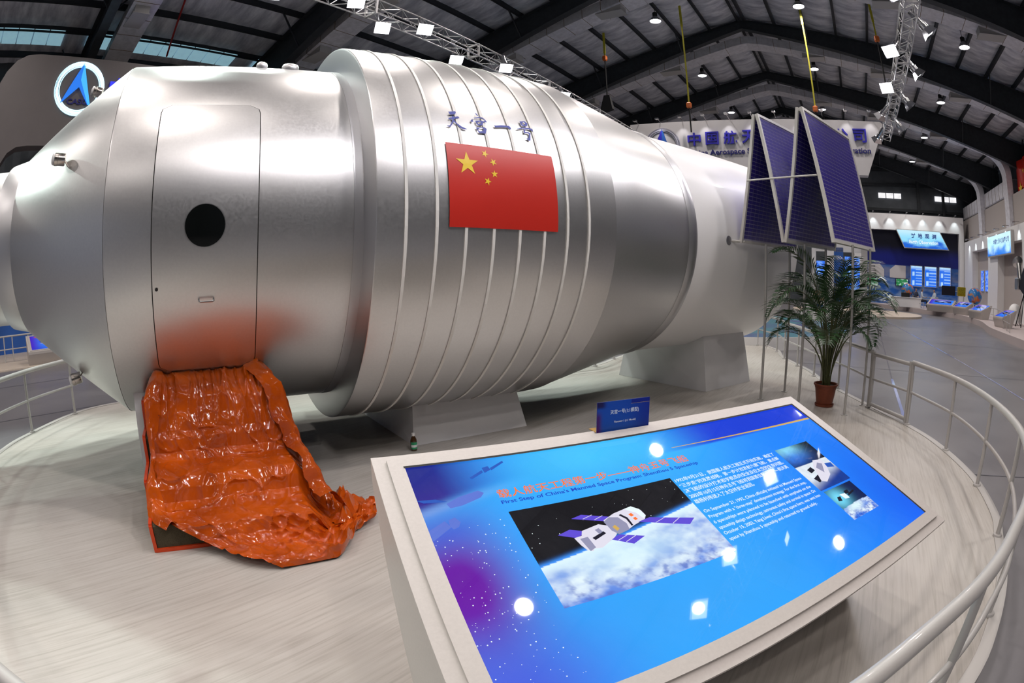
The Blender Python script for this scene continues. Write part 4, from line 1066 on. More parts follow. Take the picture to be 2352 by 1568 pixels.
# ================================================================== company emblem used on both sign boards
def emblem(parent, fn, r, ring_m, left_m, right_m, text_m, depth=.06):
    for a, b, z in ((.79, .82, .7), (.85, .925, 1.0), (.95, .965, .7), (.985, 1.0, .7)):
        mb = MB(); N = 56; vs = []
        for i in range(N):
            t = 2*pi*i/N
            for q, l in ((a, 0), (a, depth*z), (b, depth*z), (b, 0)): vs.append(fn(r*q*cos(t), r*q*sin(t), l))
        fs = [(4*i+k, 4*i+(k+1) % 4, 4*((i+1) % N)+(k+1) % 4, 4*((i+1) % N)+k) for i in range(N) for k in range(4)]
        mb.add(vs, fs); mb.build('emblem_ring', ring_m, parent, 40)
    A = [((.02, .95), (-.12, .25), (-.75, -.62), (-.25, -.10)), ((.02, .95), (-.12, .25), (.30, -.30), (.55, -.60), (.30, .2))]
    for pts, m_ in (((( .03, .95), (-.70, -.60), (-.02, .05), (.0, .30)), left_m), (((.03, .95), (.0, .30), (.42, -.58), (.52, -.58)), right_m), (((.0, .30), (-.02, .05), (.42, -.58)), left_m)):
        mb = MB(); k = len(pts)
        mb.prism([fn(x*r, y*r, .01) for x, y in pts], fn(0, 0, depth)-fn(0, 0, .01)); mb.build('emblem_arrow', m_, parent)
    fit_text('emblem_text', 'CASC', lambda x, y, l=0: fn(x, y, l), -.42*r, .40*r, -.58*r, -.38*r, text_m, parent, .03, .02)
M['board'] = mat('sign_board', (.62, .60, .60), .5, nscale=2, namt=.05)
M['board_grey'] = mat('arch_board', (.13, .116, .116), .55, nscale=2, namt=.06)
M['letter'] = mat('blue_letter', (.035, .03, .42), .35, coat=.2)
M['letter_dark'] = mat('navy_letter', (.02, .02, .16), .4)
M['neon'] = mat('neon_white', (.7, .9, 1), .3, emit=1.15, ecol=(.55, .86, 1.0))
M['blade1'] = mat('lit_blue', (.02, .1, .5), .3, emit=.75, ecol=(.02, .22, .9)); M['blade2'] = mat('lit_azure', (.05, .3, .6), .3, emit=.8, ecol=(.06, .48, .95))
M['neon_blue'] = mat('neon_blue', (.02, .02, .5), .3, emit=.9, ecol=(.02, .03, .85))
M['ring_silver'] = mat('ring_silver', (.66, .66, .78), .3, .4)
M['blue_plain'] = mat('plain_blue', (.03, .12, .45), .35)
# ---------------- board behind the tail
sb = thing('company_sign', 'white overhead company board with blue characters behind the tail', 'sign', tuple(HP(-3.5, 22, 5.7)), HR)
pts = [(-5.9, .0), (4.73, -.05)] + [(5.42+.12*cos(R(a)), 1.98+.14*sin(R(a))) for a in (-15, 20, 55, 90)] + [(-5.4, 2.42)]
mb = MB(); mb.prism([(x, 0, z) for x, z in pts], (0, .5, 0)); mb.build('board', M['board'], sb)
SF = lambda x, y, l=0: Vector((x+3.5, -.02-l, y-5.7))
for i, ch in enumerate('中国航天科技集团公司'):
    x0 = -6.3+.78*i; fit_text('board_character', ch, SF, x0, x0+.57, 6.94, 7.50, M['letter'], sb, .016, .07)
fit_text('board_lettering', 'China Aerospace Science and Technology Corporation', SF, -6.25, 1.42, 6.44, 6.74, M['letter_dark'], sb, .02, .03)
emblem(sb, lambda x, y, l=0: Vector((-7.45+x+3.5, -.02-l, 7.02+y-5.7)), .80, M['ring_silver'], M['letter'], M['blue_plain'], M['letter_dark'])
for x in (-3.9, 3.0):
    mb = MB(); mb.box(x-.15, x+.15, .12, .42, FLOOR_Z-5.7, .05); mb.build('leg', M['board'], sb)
def washer(o, x, y, z, to, watts, col=(1, .97, 1), size=62):
    mb = MB(); mb.tube([(x, y+.28, z-.02), (x, y-.36, z+.05)], .009, 5); mb.box(x-.07, x+.07, y-.52, y-.34, z+.02, z+.08); mb.build('wash_lamp', M['chrome'], o)
    ld = bpy.data.lights.new('wash_light', 'SPOT'); ld.energy = watts; ld.color = col; ld.spot_size = R(size); ld.spot_blend = .8; ld.shadow_soft_size = .05
    lo = bpy.data.objects.new('wash_light', ld); COL.objects.link(lo); lo.parent = o; p = Vector((x, y-.45, z+.02)); lo.location = p
    lo.rotation_euler = (Vector(to)-p).to_track_quat('-Z', 'Y').to_euler()
for k in range(11):
    x = -5.0+1.0*k; washer(sb, x, 0, 2.40, (x, .03, 1.35), WASH*.7)
# ---------------- grey arch on the left with the glowing emblem
ar = thing('arch_sign', 'grey arch gateway with a glowing round blue emblem at the left', 'sign', tuple(HP(-16, 0, FLOOR_Z)), HR)
zf = -FLOOR_Z
out = [(-2.2, 0), (-1.25, 5.2), (-.55, 7.15+zf), (-.32, 7.68+zf), (-.05, 8.02+zf), (.30, 8.20+zf), (.7, 8.24+zf), (14.0, 8.05+zf), (14.8, 7.5+zf), (15.6, 0)]
inn = [(14.6, 0), (14.0, 5.0), (13.3, 5.5+zf), (.78, 5.55+zf), (.42, 5.51+zf), (.15, 5.35+zf), (-.04, 5.06+zf), (-.30, 4.0), (-1.1, 0)]
mb = MB(); loop = [Vector((y, z, 0)) for y, z in out+inn]; n_ = len(loop)
tr = tessellate_polygon([loop])
mb.add([(0, p.x, p.y) for p in loop]+[(-.6, p.x, p.y) for p in loop], list(tr)+[tuple(i+n_ for i in t[::-1]) for t in tr]+[(i, (i+1) % n_, n_+(i+1) % n_, n_+i) for i in range(n_)])
mb.build('arch_panel', M['board_grey'], ar)
AF = lambda x, y, l=0: Vector((.01+l, 2.22+x, 7.24+zf+y))
emblem(ar, AF, .83, M['neon'], M['blade1'], M['blade2'], M['letter_dark'])
for i, ch in enumerate('中国航天'): fit_text('glowing_character', ch, lambda x, y, l=0: Vector((.01+l, x, y)), 3.22+.86*i, 3.82+.86*i, 6.98+zf, 7.64+zf, M['neon_blue'], ar, .016, .06)

# ---------------- kiosks on the other stands
M['lightbox_small'] = M['lightbox']
def paint_small(seed):
    def f(u, v):
        c = mixc(lin(50, 130, 250), lin(70, 30, 190), sm(.35, .05, u)); c = mixc(c, lin(25, 50, 200), sm(.6, 1, v)*.6)
        if .22 < u < .85 and .28 < v < .58: c = mixc(lin(25, 20, 70), lin(190, 200, 245), max(0, nz(u*5+seed, v*9, seed))*1.4)
        if .15 < u < .8 and .13 < v < .19: c = mixc(c, lin(190, 60, 60), .8)
        return c
    return f
def small_kiosk(label, p, rz, w, d, zb, zf_, seed, under=(.30, .15)):
    o = thing('information_kiosk', label, 'kiosk', p, rz, 'sloping kiosks on other stands')
    prof = [(d/2, zb), (d/2, zb-.06), (d/2-d*under[0], .001), (-d/2+d*under[1], .001), (-d/2, zf_-.06), (-d/2, zf_)]
    mb = MB(); mb.prism([(-w/2, y, z) for y, z in prof][::-1], (w, 0, 0)); mb.build('desk_body', M['kiosk'], o)
    sl = atan2(zb-zf_, d); L = hypot(d, zb-zf_)
    def Kf(u, v, l=0): return Vector(((u-.5)*w, d/2-v*L*cos(sl)-l*sin(sl), zb-v*L*sin(sl)+l*cos(sl)))
    for a in ((.03, .97, .04, .08), (.03, .97, .92, .96), (.03, .06, .08, .92), (.94, .97, .08, .92)):
        mb = MB(); x0, x1, y0, y1 = a
        mb.hexa([Kf(x0, y0, 0), Kf(x1, y0, 0), Kf(x1, y1, 0), Kf(x0, y1, 0), Kf(x0, y0, .014), Kf(x1, y0, .014), Kf(x1, y1, .014), Kf(x0, y1, .014)]); mb.build('frame_bar', M['kiosk'], o)
    print_grid('lit_panel', Kf, .065, .935, .085, .915, 30, 24, paint_small(seed), M['lightbox'], o, .008)
    return o
# facing +lat on the left stand: local -y must point to +lat
small_kiosk('pale kiosk with a glowing panel on the stand below the front cone', HP(-14.50, 1.72, -.10), HR+R(90), 1.75, .85, .66, .33, 3.3)
RKZ = .15
for i, (lat, y, w, rz, lab) in enumerate(((6.75, 34.9, 1.9, 30, 'wide kiosk with three glowing panels at the corner of the far stand'), (7.9, 33.2, 1.2, 55, 'low kiosk beside the second globe'),
      (8.05, 29.4, 1.35, 70, 'grey kiosk with striped blue panels along the right aisle'), (7.75, 23.6, .95, 78, 'nearest grey kiosk along the right aisle'))):
    small_kiosk(lab, HP(lat, y, RKZ), HR-R(rz), w, .8, .72, .40, 5+i)
# ---------------- floors of the other stands
M['stand_riser'] = mat('stand_riser', (.55, .48, .47), .5); M['stand_floor'] = mat('stand_floor', (.62, .53, .45), .45); M['sand'] = mat('sand_floor', (.60, .52, .43), .5, nscale=5, namt=.1)
edgeR = [(6.5, 12.0), (6.6, 17.5), (6.8, 22.7), (7.6, 27.5), (7.65, 31.0), (7.4, 33.6), (5.9, 36.4), (3.7, 40.6), (2.0, 44.0)]
sp_ = [(p.x, p.y) for p in spline([(a, b, 0) for a, b in edgeR], 6)]
mb = MB(); mb.prism([(a, b, FLOOR_Z) for a, b in [(12.3, 12.0)]+sp_+[(12.3, 44.0)]][::-1], (0, 0, RKZ-FLOOR_Z))
hbuild(mb, 'stand_platform', M['stand_riser'], label='raised pale stand floor along the right wall', cat='platform')
mb = MB(); N = 48; mb.prism([(1.0+3.9*cos(2*pi*i/N), 31.9+3.9*sin(2*pi*i/N), FLOOR_Z) for i in range(N)], (0, 0, .10)); hbuild(mb, 'round_platform', M['sand'], label='round sand coloured low platform with the small palm', cat='platform')
M['teal'] = mat('teal_print', (.07, .32, .36), .35, nscale=.7, col2=(.10, .10, .32), coat=.3)
mb = MB(); mb.prism([(-3.9+4.2*cos(2*pi*i/N), 16.2+4.2*sin(2*pi*i/N), FLOOR_Z) for i in range(N)], (0, 0, .30)); tp = hbuild(mb, 'round_platform', M['white'], label='round white platform with teal printed top beyond the tail', cat='platform')
mb = MB(); mb.lathe([(4.17, .182), (.001, .182)], 48, Matrix.Translation((-3.9, 16.2, 0))); mb.build('printed_top', M['teal'], tp)
mb = MB(); mb.prism([(-19.0, -6, FLOOR_Z), (-14.05, -6, FLOOR_Z), (-13.95, .9, FLOOR_Z), (-14.1, 3.2, FLOOR_Z), (-14.6, 9, FLOOR_Z), (-19, 9, FLOOR_Z)], (0, 0, .03)); hbuild(mb, 'stand_platform', M['sand'], label='thin sand coloured stand floor at the left', cat='platform')
palm(HP(1.35, 28.9, -.02), 1.0, 15, 5, 'smaller palm on the round sand coloured platform', rz=R(10), detail=16, fr_len=(.6, .95))
# ---------------- booth at the far end
bo = thing('exhibition_booth', 'white booth with lit header and blue wall at the far end', 'booth', tuple(HP(6, 43.5, RKZ)), HR)
def BB(mb, l0, l1, y0, y1, z0, z1): return mb.box(l0-6, l1-6, y0-43.5, y1-43.5, z0-RKZ, z1-RKZ)
for nm, a in (('header', (1.6, 10.4, 43.5, 44.1, 5.67, 6.88)), ('pier', (9.98, 10.4, 43.5, 44.1, RKZ, 5.67)), ('pier', (1.0, 1.75, 43.3, 44.1, RKZ, 6.88))):
    mb = MB(); BB(mb, *a); mb.build(nm, M['white'], bo)
BF = lambda x, y, l=0: Vector((x-6, .55-l, y-RKZ))
def paint_wall(x, z):
    c = mixc((.004, .005, .02), lin(20, 30, 120), sm(4.6, 3.6, z))
    if z < 3.08: c = mixc(lin(120, 130, 165), lin(40, 95, 170), min(1, max(0, .5+1.0*nz(x*.9, z*2.6, 4))))
    if z < 2.0: c = mixc(lin(35, 95, 180), lin(130, 160, 200), min(1, max(0, .3+1.3*nz(x*1.1, z*3.2, 8))))
    return c
print_grid('printed_wall', BF, 1.75, 9.98, RKZ, 5.67, 80, 60, paint_wall, M['print'], bo)
for pts in (((2.16, 3.04), (3.14, 3.09), (3.5, 2.68), (3.5, 2.12), (2.17, 2.16)), ((3.98, 2.71), (4.45, 3.06), (5.34, 3.04), (5.34, 2.07), (3.98, 2.12))):
    mb = MB(); mb.prism([BF(x, z, .0) for x, z in pts], (0, -.05, 0)); mb.build('grey_shape', M['board'], bo)
for x0, x1, z0, z1 in ((5.78, 6.73, 1.58, 3.07), (6.98, 7.98, 1.59, 3.07), (8.27, 9.24, 1.70, 3.09)):
    mb = MB(); mb.box(x0-6-.04, x1-6+.04, .40, .54, z0-RKZ-.04, z1-RKZ+.04); p = mb.build('lightbox_frame', M['grille'], bo)
    print_grid('lit_poster', lambda x, z, l=0: Vector((x-6, .39, z-RKZ)), x0, x1, z0, z1, 20, 30, lambda x, z, x0=x0, z1=z1: mixc(lin(35, 110, 235), lin(190, 230, 255), max(0, min(1, .8*sm(.25, .0, abs(z1-z-.05))+(.6 if (x-x0) > .4 and int(z*14) % 3 == 0 else 0)+(.8 if .12 < x-x0 < .32 and int(z*3) % 2 else 0)))), M['lightbox'], p)
for x0, x1, z0, z1 in ((2.02, 2.97, 1.46, 1.99), (4.53, 5.50, 1.54, 2.03)):
    mb = MB(); mb.bbox(x0-6-.05, x1-6+.05, .40, .50, z0-RKZ-.05, z1-RKZ+.05, .01); p = mb.build('television', M['black'], bo)
    print_grid('screen', lambda x, z, l=0: Vector((x-6, .392, z-RKZ)), x0, x1, z0, z1, 24, 16, lambda x, z: mixc(lin(40, 120, 70), lin(220, 235, 235), max(0, min(1, nz(x*3, z*5, 3)*2.2))), M['lightbox'], p)
sg = [(4.54, 5.69), (8.2, 5.67), (8.94, 4.42), (5.2, 4.39)]
es = thing('hanging_sign', 'lit parallelogram sign for earth observation in the far booth', 'sign', tuple(HP(6.7, 43.2, 4.4)), HR)
def EF(x, z, l=0): return Vector((x-6.7, .12-l, z-4.4))
mb = MB(); mb.prism([EF(x, z, 0) for x, z in [(sg[3][0]-.05, sg[3][1]-.05), (sg[2][0]+.08, sg[2][1]-.05), (sg[1][0]+.02, sg[1][1]+.05), (sg[0][0]-.08, sg[0][1]+.05)]], (0, .15, 0)); mb.build('sign_case', M['grille'], es)
mb = MB(); mb.c = []
def pq(u, v):
    a = Vector((*sg[3], 0)).lerp(Vector((*sg[2], 0)), u); b = Vector((*sg[0], 0)).lerp(Vector((*sg[1], 0)), u); p = a.lerp(b, v)
    mb.c.append(mixc(mixc(lin(30, 100, 215), lin(150, 225, 255), sm(.1, .45, v+.25*nz(u*4, v*3, 2))), lin(215, 245, 255), sm(.5, 1, v)*.7)); return EF(p.x, p.y, .005)
mb.grid(pq, 40, 20); mb.build('lit_face', M['lightbox'], es)
for i, ch in enumerate('对地观测'): fit_text('sign_character', ch, lambda x, y, l=0: EF(x, y, .012), 5.72+.60*i, 6.10+.60*i, 5.12, 5.48, flat_emit('e_sign', lin(30, 40, 120)) if i == 0 else bpy.data.materials['e_sign'], es, .03)
fit_text('sign_lettering', 'Earth Observation', lambda x, y, l=0: EF(x, y, .012), 5.58, 8.05, 4.72, 4.98, M['e_white'], es, .02)
for k in range(6): washer(bo, 2.6+1.4*k-6, 0, 6.92-RKZ, (2.6+1.4*k-6, .02, 5.7-RKZ), WASH*1.5, (.86, .97, 1))
# side wall of the right hand stand
sw = thing('exhibition_booth', 'white side stand along the right wall with a lit sign', 'booth', tuple(HP(10.4, 35, RKZ)), HR)
def SB_(mb, y0, y1, z0, z1, x0=0, x1=.5): return mb.box(x0, x1, y0-35, y1-35, z0-RKZ, z1-RKZ)
for nm, a in (('header', (27.0, 43.4, 4.25, 5.05)), ('pier', (40.6, 43.4, RKZ, 4.25)), ('pier', (33.5, 35.9, RKZ, 4.25)), ('pier', (27.0, 28.4, RKZ, 4.25))):
    mb = MB(); SB_(mb, *a); mb.build(nm, M['white'], sw)
mb = MB(); SB_(mb, 28.4, 40.6, RKZ, 4.25, .9, 1.0); mb.build('recess_wall', mat('recess', (.03, .035, .05), .6), sw)
for y0, y1 in ((38.66, 39.55), (37.25, 38.21), (35.95, 36.82)):
    mb = MB(); SB_(mb, y0, y1, 1.55, 2.95, .45, .55); p = mb.build('lightbox_frame', M['grille'], sw)
    print_grid('lit_poster', lambda y, z, l=0: Vector((.44, y-35, z-RKZ)), y1, y0, 1.58, 2.92, 14, 24, lambda y, z: mixc(lin(30, 90, 225), lin(180, 220, 255), max(0, min(1, nz(y*5, z*7, 2)*1.6))), M['lightbox'], p)
s2 = thing('hanging_sign', 'lit sign board with small blue characters on the right hand stand', 'sign', tuple(HP(10.1, 32.6, 3.6)), HR)
mb = MB(); mb.bbox(.1, .3, -2.75, 2.75, 0, 1.25, .02); mb.build('sign_case', M['grille'], s2)
print_grid('lit_face', lambda y, z, l=0: Vector((.09, -y, z)), -2.65, 2.65, .06, 1.19, 40, 16, lambda y, z: mixc(lin(45, 120, 225), lin(195, 238, 255), sm(.1, .7, z+.35*nz(y*1.2, z*2, 6))), M['lightbox'], s2)
for i, ch in enumerate('中国航天科技集团公司'): fit_text('sign_character', ch, lambda x, y, l=0: Vector((.085, -x, y)), -1.15+.35*i, -.86+.35*i, .66, .95, bpy.data.materials['e_sign'], s2, .03)
for k in range(7): 
    y = 41.5-2.1*k-35
    ld = bpy.data.lights.new('wash_light', 'SPOT'); ld.energy = WASH*.8; ld.color = (.86, .97, 1); ld.spot_size = R(62); ld.spot_blend = .8
    mb = MB(); mb.box(-.32, .05, y-.03, y+.03, 4.98, 5.03); mb.bbox(-.40, -.24, y-.06, y+.06, 4.92, 5.0, .015); mb.build('wash_lamp', M['chrome'], sw)
    lo = bpy.data.objects.new('wash_light', ld); COL.objects.link(lo); lo.parent = sw; lo.location = (-.32, y, 4.88); lo.rotation_euler = Vector((.36, 0, -1)).to_track_quat('-Z', 'Y').to_euler()
# ---------------- globes, satellites, people and other small things on the right hand stand
def paint_globe(p):
    c = mixc(lin(25, 95, 170), lin(50, 140, 205), .5+.5*nz(p.x*2, p.y*2, p.z*2)); k = noise.fractal(p*1.7+Vector((3.1, 1.2, .4)), .8, 2, 4)
    if k > .2: c = mixc(lin(190, 150, 90), lin(205, 90, 45), min(1, max(0, (k-.2)*3)))
    return c
M['globe'] = mat('globe_print', (.1, .3, .6), .18, attr=True, coat=.5)
def globe(lat, y, zc, r, lab):
    o = thing('globe', lab, 'globe', tuple(HP(lat, y, RKZ)), HR, 'large globes on the right hand stand')
    mb = MB(); mb.c = []; N, K = 40, 24; vs = []
    for j in range(K+1):
        for i in range(N):
            a, b = 2*pi*i/N, pi*j/K; d = Vector((sin(b)*cos(a), sin(b)*sin(a), cos(b))); mb.c.append(paint_globe(d)); vs.append(d*r+Vector((0, 0, zc-RKZ)))
    mb.add(vs, [(j*N+i, (j+1)*N+i, (j+1)*N+(i+1) % N, j*N+(i+1) % N) for j in range(K) for i in range(N)]); mb.build('sphere', M['globe'], o, 180)
    mb = MB(); mb.lathe([(.28, .001), (.28, .03), (.05, .06), (.04, zc-RKZ-r+.02), (.10, zc-RKZ-r+.05)], 20, cap0=True); mb.build('stand', M['blue_plain'], o, 40)
globe(4.95, 39.5, 1.25, .48, 'blue globe with orange continents in front of the television'); globe(8.75, 33.4, 1.22, .50, 'blue globe beside the yellow satellite model')
sat = thing('satellite_model', 'yellow boxy satellite model with a dark solar wing', 'model', tuple(HP(8.2, 35.2, RKZ)), HR)
mb = MB(); mb.bbox(-.28, .28, -.25, .25, 1.0, 1.55, .03); mb.build('body', mat('sat_gold', (.55, .42, .02), .3, .5, nscale=12, namt=.5), sat)
mb = MB(); mb.box(-1.40, -.42, -.02, .02, 1.0, 1.56); mb.build('solar_wing', mat('wing_black', (.01, .01, .018), .3), sat)
mb = MB(); mb.tube([(-.45, 0, 1.27), (-.25, 0, 1.27)], .02, 6); mb.build('wing_arm', M['grille'], sat)
for x in (-.2, .2):
    mb = MB(); mb.tube([(x, 0, .0), (x, 0, 1.02)], .02, 6); mb.build('stand_leg', M['white'], sat)
def person(lat, y, rz, shirt, lab, seed):
    o = thing('person', lab, 'person', tuple(HP(lat, y, RKZ)), rz)
    V = [(0,0,.50),(0,-.03,.72),(0,-.02,.92),(0,-.04,1.06),(0,-.06,1.16),(0,-.07,1.27),(-.10,-.02,.48),(-.13,-.42,.50),(-.13,-.40,.09),(-.13,-.52,.05),(.10,-.02,.48),(.13,-.42,.50),(.13,-.42,.09),(.13,-.54,.05),
         (-.18,-.02,.98),(-.23,-.12,.74),(-.10,-.34,.72),(-.06,-.42,.74),(.18,-.02,.98),(.24,-.08,.72),(.12,-.32,.70),(.06,-.40,.72)]
    E = [(0,1),(1,2),(2,3),(3,4),(4,5),(0,6),(6,7),(7,8),(8,9),(0,10),(10,11),(11,12),(12,13),(2,14),(14,15),(15,16),(16,17),(2,18),(18,19),(19,20),(20,21)]
    RR = [.15,.14,.15,.055,.085,.08,.10,.075,.05,.04,.10,.075,.05,.04,.075,.05,.035,.03,.075,.05,.035,.03]
    me = bpy.data.meshes.new('body'); me.from_pydata(V, E, []); ob = bpy.data.objects.new('body', me); COL.objects.link(ob)
    md = ob.modifiers.new('skin', 'SKIN'); md.use_smooth_shade = True
    for i, r_ in enumerate(RR): me.skin_vertices[0].data[i].radius = (r_, r_*.85)
    me.skin_vertices[0].data[0].use_root = True
    ob.modifiers.new('sub', 'SUBSURF').levels = 1
    dg = bpy.context.evaluated_depsgraph_get(); dg.update(); m2 = bpy.data.meshes.new_from_object(ob.evaluated_get(dg)); bpy.data.objects.remove(ob)
    m2.materials.clear()
    for x in (shirt, mat('trousers', (.02, .022, .03), .8), mat('skin', (.42, .25, .18), .5), mat('hair', (.012, .010, .010), .5)): m2.materials.append(x)
    for p in m2.polygons:
        c = p.center; p.use_smooth = True
        p.material_index = 0
        if c.z < .56 or (c.y < -.2 and c.z < .62): p.material_index = 1
        if c.z > 1.05 or (c.y < -.33 and .64 < c.z < .85): p.material_index = 2
        if c.z > 1.24 or (c.z > 1.12 and c.y > -.04): p.material_index = 3
    b = bpy.data.objects.new('body', m2); COL.objects.link(b); b.parent = o
    for sx in (-.028, .028):
        mb = MB(); mb.lathe([(.001, .008), (.008, .004), (.001, 0)], 8, Matrix.Translation((sx, -.145, 1.215)) @ Matrix.Rotation(R(90), 4, 'X')); mb.build('eye', M['black'], b)
    mb = MB(); mb.tube([(0, -.14, 1.21), (0, -.168, 1.185), (0, -.145, 1.178)], [.008, .012, .006], 6); mb.build('nose', m2.materials[2], b)
sh_w = mat('shirt_pale', (.55, .62, .70), .7); sh_d = mat('shirt_dark', (.05, .06, .10), .7)
M['chairw'] = mat('chair_white', (.6, .6, .6), .4)
PEO = [(5.55, 39.3, HR+R(35), sh_d, 'seated person in dark clothes behind the white counter'), (5.95, 38.9, HR+R(80), sh_w, 'person in a pale shirt seated facing right at the counter'), (6.95, 38.7, HR-R(80), sh_w, 'person in a pale shirt seated with back to the solar wing')]
for i, a in enumerate(PEO):
    person(*a, i)
    c = thing('stacking_chair', 'white wire chair under the %s seated person' % ORD[i], 'chair', tuple(HP(a[0], a[1], RKZ)), a[2], 'white chairs at the far stand')
    mb = MB(); mb.bbox(-.20, .20, -.22, .20, .345, .375, .01); mb.build('seat', M['chairw'], c)
    mb = MB(); mb.bbox(-.19, .19, .19, .22, .50, .80, .01); mb.build('backrest', M['chairw'], c)
    for x in (-.18, .18):
        for y in (-.2, .2):
            mb = MB(); mb.tube([(x, y, .0), (x, y, .36 if y < 0 else .8)], .012, 6); mb.build('leg', M['chairw'], c)
ctr = thing('reception_counter', 'low white counter where people sit at the far stand', 'counter', tuple(HP(5.4, 38.3, RKZ)), HR)
mb = MB(); mb.bbox(-1.9, .4, -.25, .25, .001, .62, .02); mb.build('counter_body', M['white'], ctr)
mb = MB(); mb.bbox(-1.95, .45, -.30, .30, .62, .66, .01); mb.build('counter_top', M['white'], ctr)
mb = MB(); mb.bbox(-1.05, -.45, -.2, .2, .66, .95, .02); mb.build('monitor', M['black'], ctr)
dm = thing('white_dome_model', 'white domed capsule model on the right hand stand', 'model', tuple(HP(9.25, 26.4, RKZ)), HR)
mb = MB(); mb.lathe([(.36, .10), (.36, .62), (.35, .68), (.30, .80), (.20, .90), (.10, .95), (.001, .96)], 28, cap0=True); mb.build('dome', M['white_hull'], dm, 40)
for i in range(4):
    a = pi/4+i*pi/2; mb = MB(); mb.tube([(.30*cos(a), .30*sin(a), .12), (.42*cos(a), .42*sin(a), 0)], .02, 6); mb.build('leg', M['black'], dm)
sm2 = thing('satellite_model', 'dark winged satellite model tilted on a tripod at the right edge', 'model', tuple(HP(9.2, 24.6, RKZ)), HR)
mb = MB(); mb.hexa([(-.25, -.9, 1.15), (-.25, .55, 1.75), (-.22, .55, 1.75), (-.22, -.9, 1.15), (-.05, -1.25, 1.95), (-.05, .2, 2.55), (-.02, .2, 2.55), (-.02, -1.25, 1.95)]); mb.build('solar_wing', bpy.data.materials['wing_black'], sm2)
mb = MB(); mb.bbox(-.3, .3, .45, 1.0, 1.55, 2.1, .05); mb.tube([(0, .9, 2.0), (0, 1.15, 2.75)], .12, 10); mb.lathe([(.02, 0), (.2, .05), (.3, .14)], 16, Matrix.Translation((0, 1.2, 2.75)) @ Matrix.Rotation(R(-60), 4, 'X')); mb.build('body', M['steel'], sm2, 40)
for i in range(3):
    a = 2*pi*i/3; mb = MB(); mb.tube([(0, .3, 1.4), (.5*cos(a), .3+.5*sin(a), 0)], .025, 6); mb.build('tripod_leg', M['black'], sm2)
bf = thing('hanging_flag', 'tall red flag with yellow stars hanging at the right edge', 'flag', tuple(HP(11.2, 28.9, 5.5)), HR)
mb = MB(); mb.grid(lambda u, v: Vector((.06*sin(u*14+v*2), 2.0-2.9*u, 3.1*v)), 30, 20); mb.build('cloth', M['red'], bf, 60)
for cy, cz, r_ in ((1.1, 1.55, .42), (.35, 2.4, .15), (.05, 1.9, .15)):
    mb = MB(); vs = [Vector((-.09, cy-(r_ if k % 2 == 0 else r_*.382)*sin(k*pi/5), cz+(r_ if k % 2 == 0 else r_*.382)*cos(k*pi/5))) for k in range(10)]; mb.add(vs+[Vector((-.09, cy, cz))], [(i, (i+1) % 10, 10) for i in range(10)]); mb.build('star', M['yellow'], bf)
wd_ = thing('air_duct', 'big silver supply duct running along the right wall', 'air duct', tuple(HP(11.3, 32, 7.0)), HR)
mb = MB(); mb.bbox(-.35, .5, 0, 13.6, .0, .95, .05); mb.build('duct_body', M['foil'], wd_)
mb = MB()
for k in range(15): mb.box(-.362, -.348, .4+.9*k, .43+.9*k, .02, .93)
tag(mb.build('seams', M['seam'], wd_), kind='stuff')
mb = MB(); mb.bbox(10.9, 11.7, 26.0, 45.5, FLOOR_Z, 6.9, .02); hbuild(mb, 'wall_inner', mat('inner_wall', (.42, .38, .36), .6), kind='structure')
# rails of the right hand stand
def stand_rail(lab, pts, h=.62, z=RKZ, npost=6, r=.02):
    o = thing('stand_rail', lab, 'railing', tuple(HP(pts[0][0], pts[0][1], z)), HR, 'low rails of the other stands'); o0 = Vector((pts[0][0], pts[0][1], 0))
    P = [Vector((a, b, 0))-o0 for a, b in pts]
    for zz in (h, h*.5):
        mb = MB(); mb.tube([p+Vector((0, 0, zz)) for p in spline(P, 4)], r if zz == h else r*.7, 8); mb.build('rail_tube', M['rail'], o, 50)
    S = spline(P, 12)
    for k in range(npost):
        p = S[int(k*(len(S)-1)/(npost-1))]; mb = MB(); mb.tube([p, p+Vector((0, 0, h))], r*.8, 8); mb.build('post', M['rail'], o, 50)
stand_rail('low white rail along the edge of the right hand stand', [(7.0, 20.5), (7.5, 23), (8.4, 27), (8.5, 31), (8.0, 34.2), (6.4, 36.8), (4.2, 40.6)], npost=14)
stand_rail('white rail with bars behind the left kiosk', [(-15.6, -2.0), (-15.6, 1.2), (-15.7, 3.6)], .66, -.09, 16, .022)
bw = MB(); bw.box(-18.2, -18.0, -5, 7, FLOOR_Z, 1.0); hbuild(bw, 'low_partition', M['blue_plain'], label='low blue partition behind the left stand rail', cat='partition')
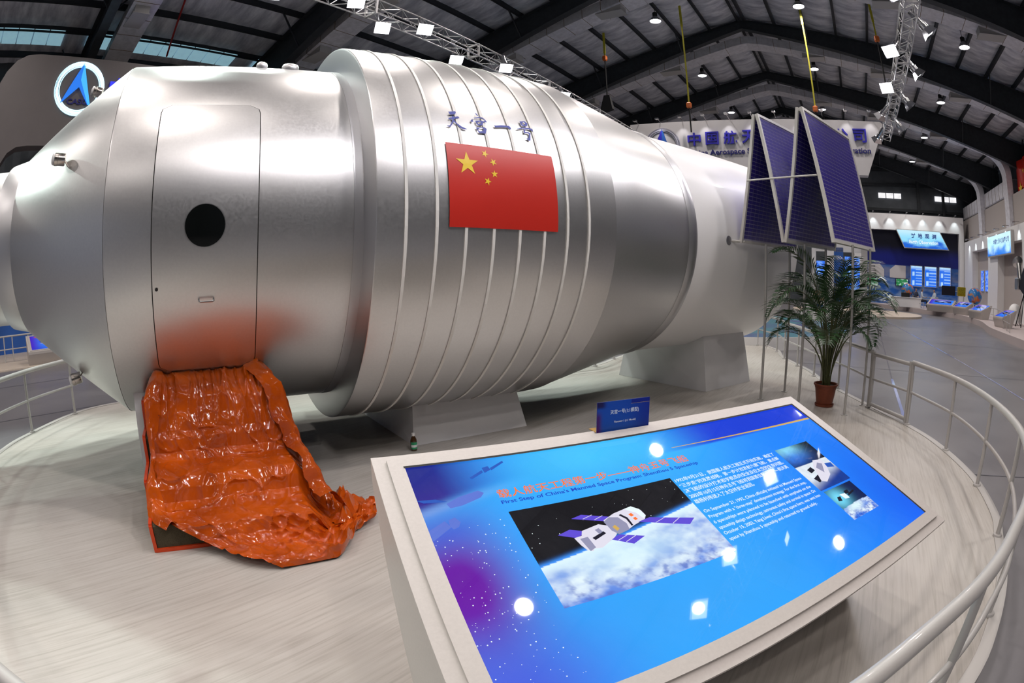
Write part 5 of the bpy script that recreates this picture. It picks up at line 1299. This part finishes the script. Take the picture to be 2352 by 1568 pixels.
# ---------------- stand seen between the posts behind the palm
cb = thing('exhibition_booth', 'white stand with tall glowing posters seen through the palm', 'booth', tuple(HP(-.6, 26.3, FLOOR_Z)), HR)
for nm, (l0, l1, y0, y1, z0, z1), m_ in (('wall_panel', (-1.5, -1.3, 26.1, 26.4, 0, 3.4), 'white'), ('wall_panel', (-.62, .05, 26.2, 26.4, 0, 3.2), 'blue_plain'), ('wall_panel', (.95, 1.25, 26.1, 26.4, 0, 3.2), 'grille'), ('header', (-1.5, 1.25, 26.2, 26.4, 3.0, 3.5), 'white')):
    mb = MB(); mb.box(l0+.6, l1+.6, y0-26.3, y1-26.3, z0, z1); mb.build(nm, M[m_], cb)
for x0, x1, z0, z1 in ((.12, .87, 1.32, 2.80), (-1.27, -.67, 1.75, 2.56)):
    print_grid('lit_poster', lambda x, z, l=0: Vector((x+.6, -.12, z)), x0, x1, z0, z1, 16, 30, lambda x, z: mixc(lin(35, 110, 240), lin(170, 215, 255), max(0, min(1, .15+nz(x*4, z*4, 2)*1.1))), M['lightbox'], cb)
ct = thing('reception_counter', 'white counter with leaflets behind the palm', 'counter', tuple(HP(-.9, 24.0, FLOOR_Z)), HR)
mb = MB(); mb.hexa([(-1.0, -.35, 0), (1.0, -.35, 0), (1.0, .35, 0), (-1.0, .35, 0), (-.75, -.3, .82), (.9, -.3, .82), (.9, .3, .82), (-.75, .3, .82)]); mb.build('counter_body', M['white'], ct)
for x in (-.2, .25):
    mb = MB(); mb.box(x, x+.25, -.335, -.32, .5, .68); mb.build('leaflet', M['blue_plain'], ct)
pb = thing('plant_box', 'brown planter box with leaves on the white counter', 'planter', tuple(HP(-1.0, 24.0, FLOOR_Z+.82)), HR)
mb = MB(); mb.hexa([(-.32, -.2, 0), (.32, -.2, 0), (.32, .2, 0), (-.32, .2, 0), (-.30, -.2, .42), (.26, -.2, .42), (.26, .2, .42), (-.30, .2, .42)]); mb.build('box', mat('cardboard', (.22, .14, .08), .7), pb)
mb = MB()
for k in range(26):
    rnd = random.Random(k); a = rnd.uniform(0, 2*pi); q = rnd.uniform(.05, .28); c = Vector((q*cos(a), q*.6*sin(a), .42+rnd.uniform(.0, .16))); d = Vector((cos(a), sin(a), rnd.uniform(-.2, .6))).normalized()*.10; s_ = d.cross(Vector((0, 0, 1))).normalized()*.05
    mb.add([c, c+d*.5+s_, c+d, c+d*.5-s_], [(0, 1, 2, 3)])
mb.build('leaves', M['leaf'], pb)
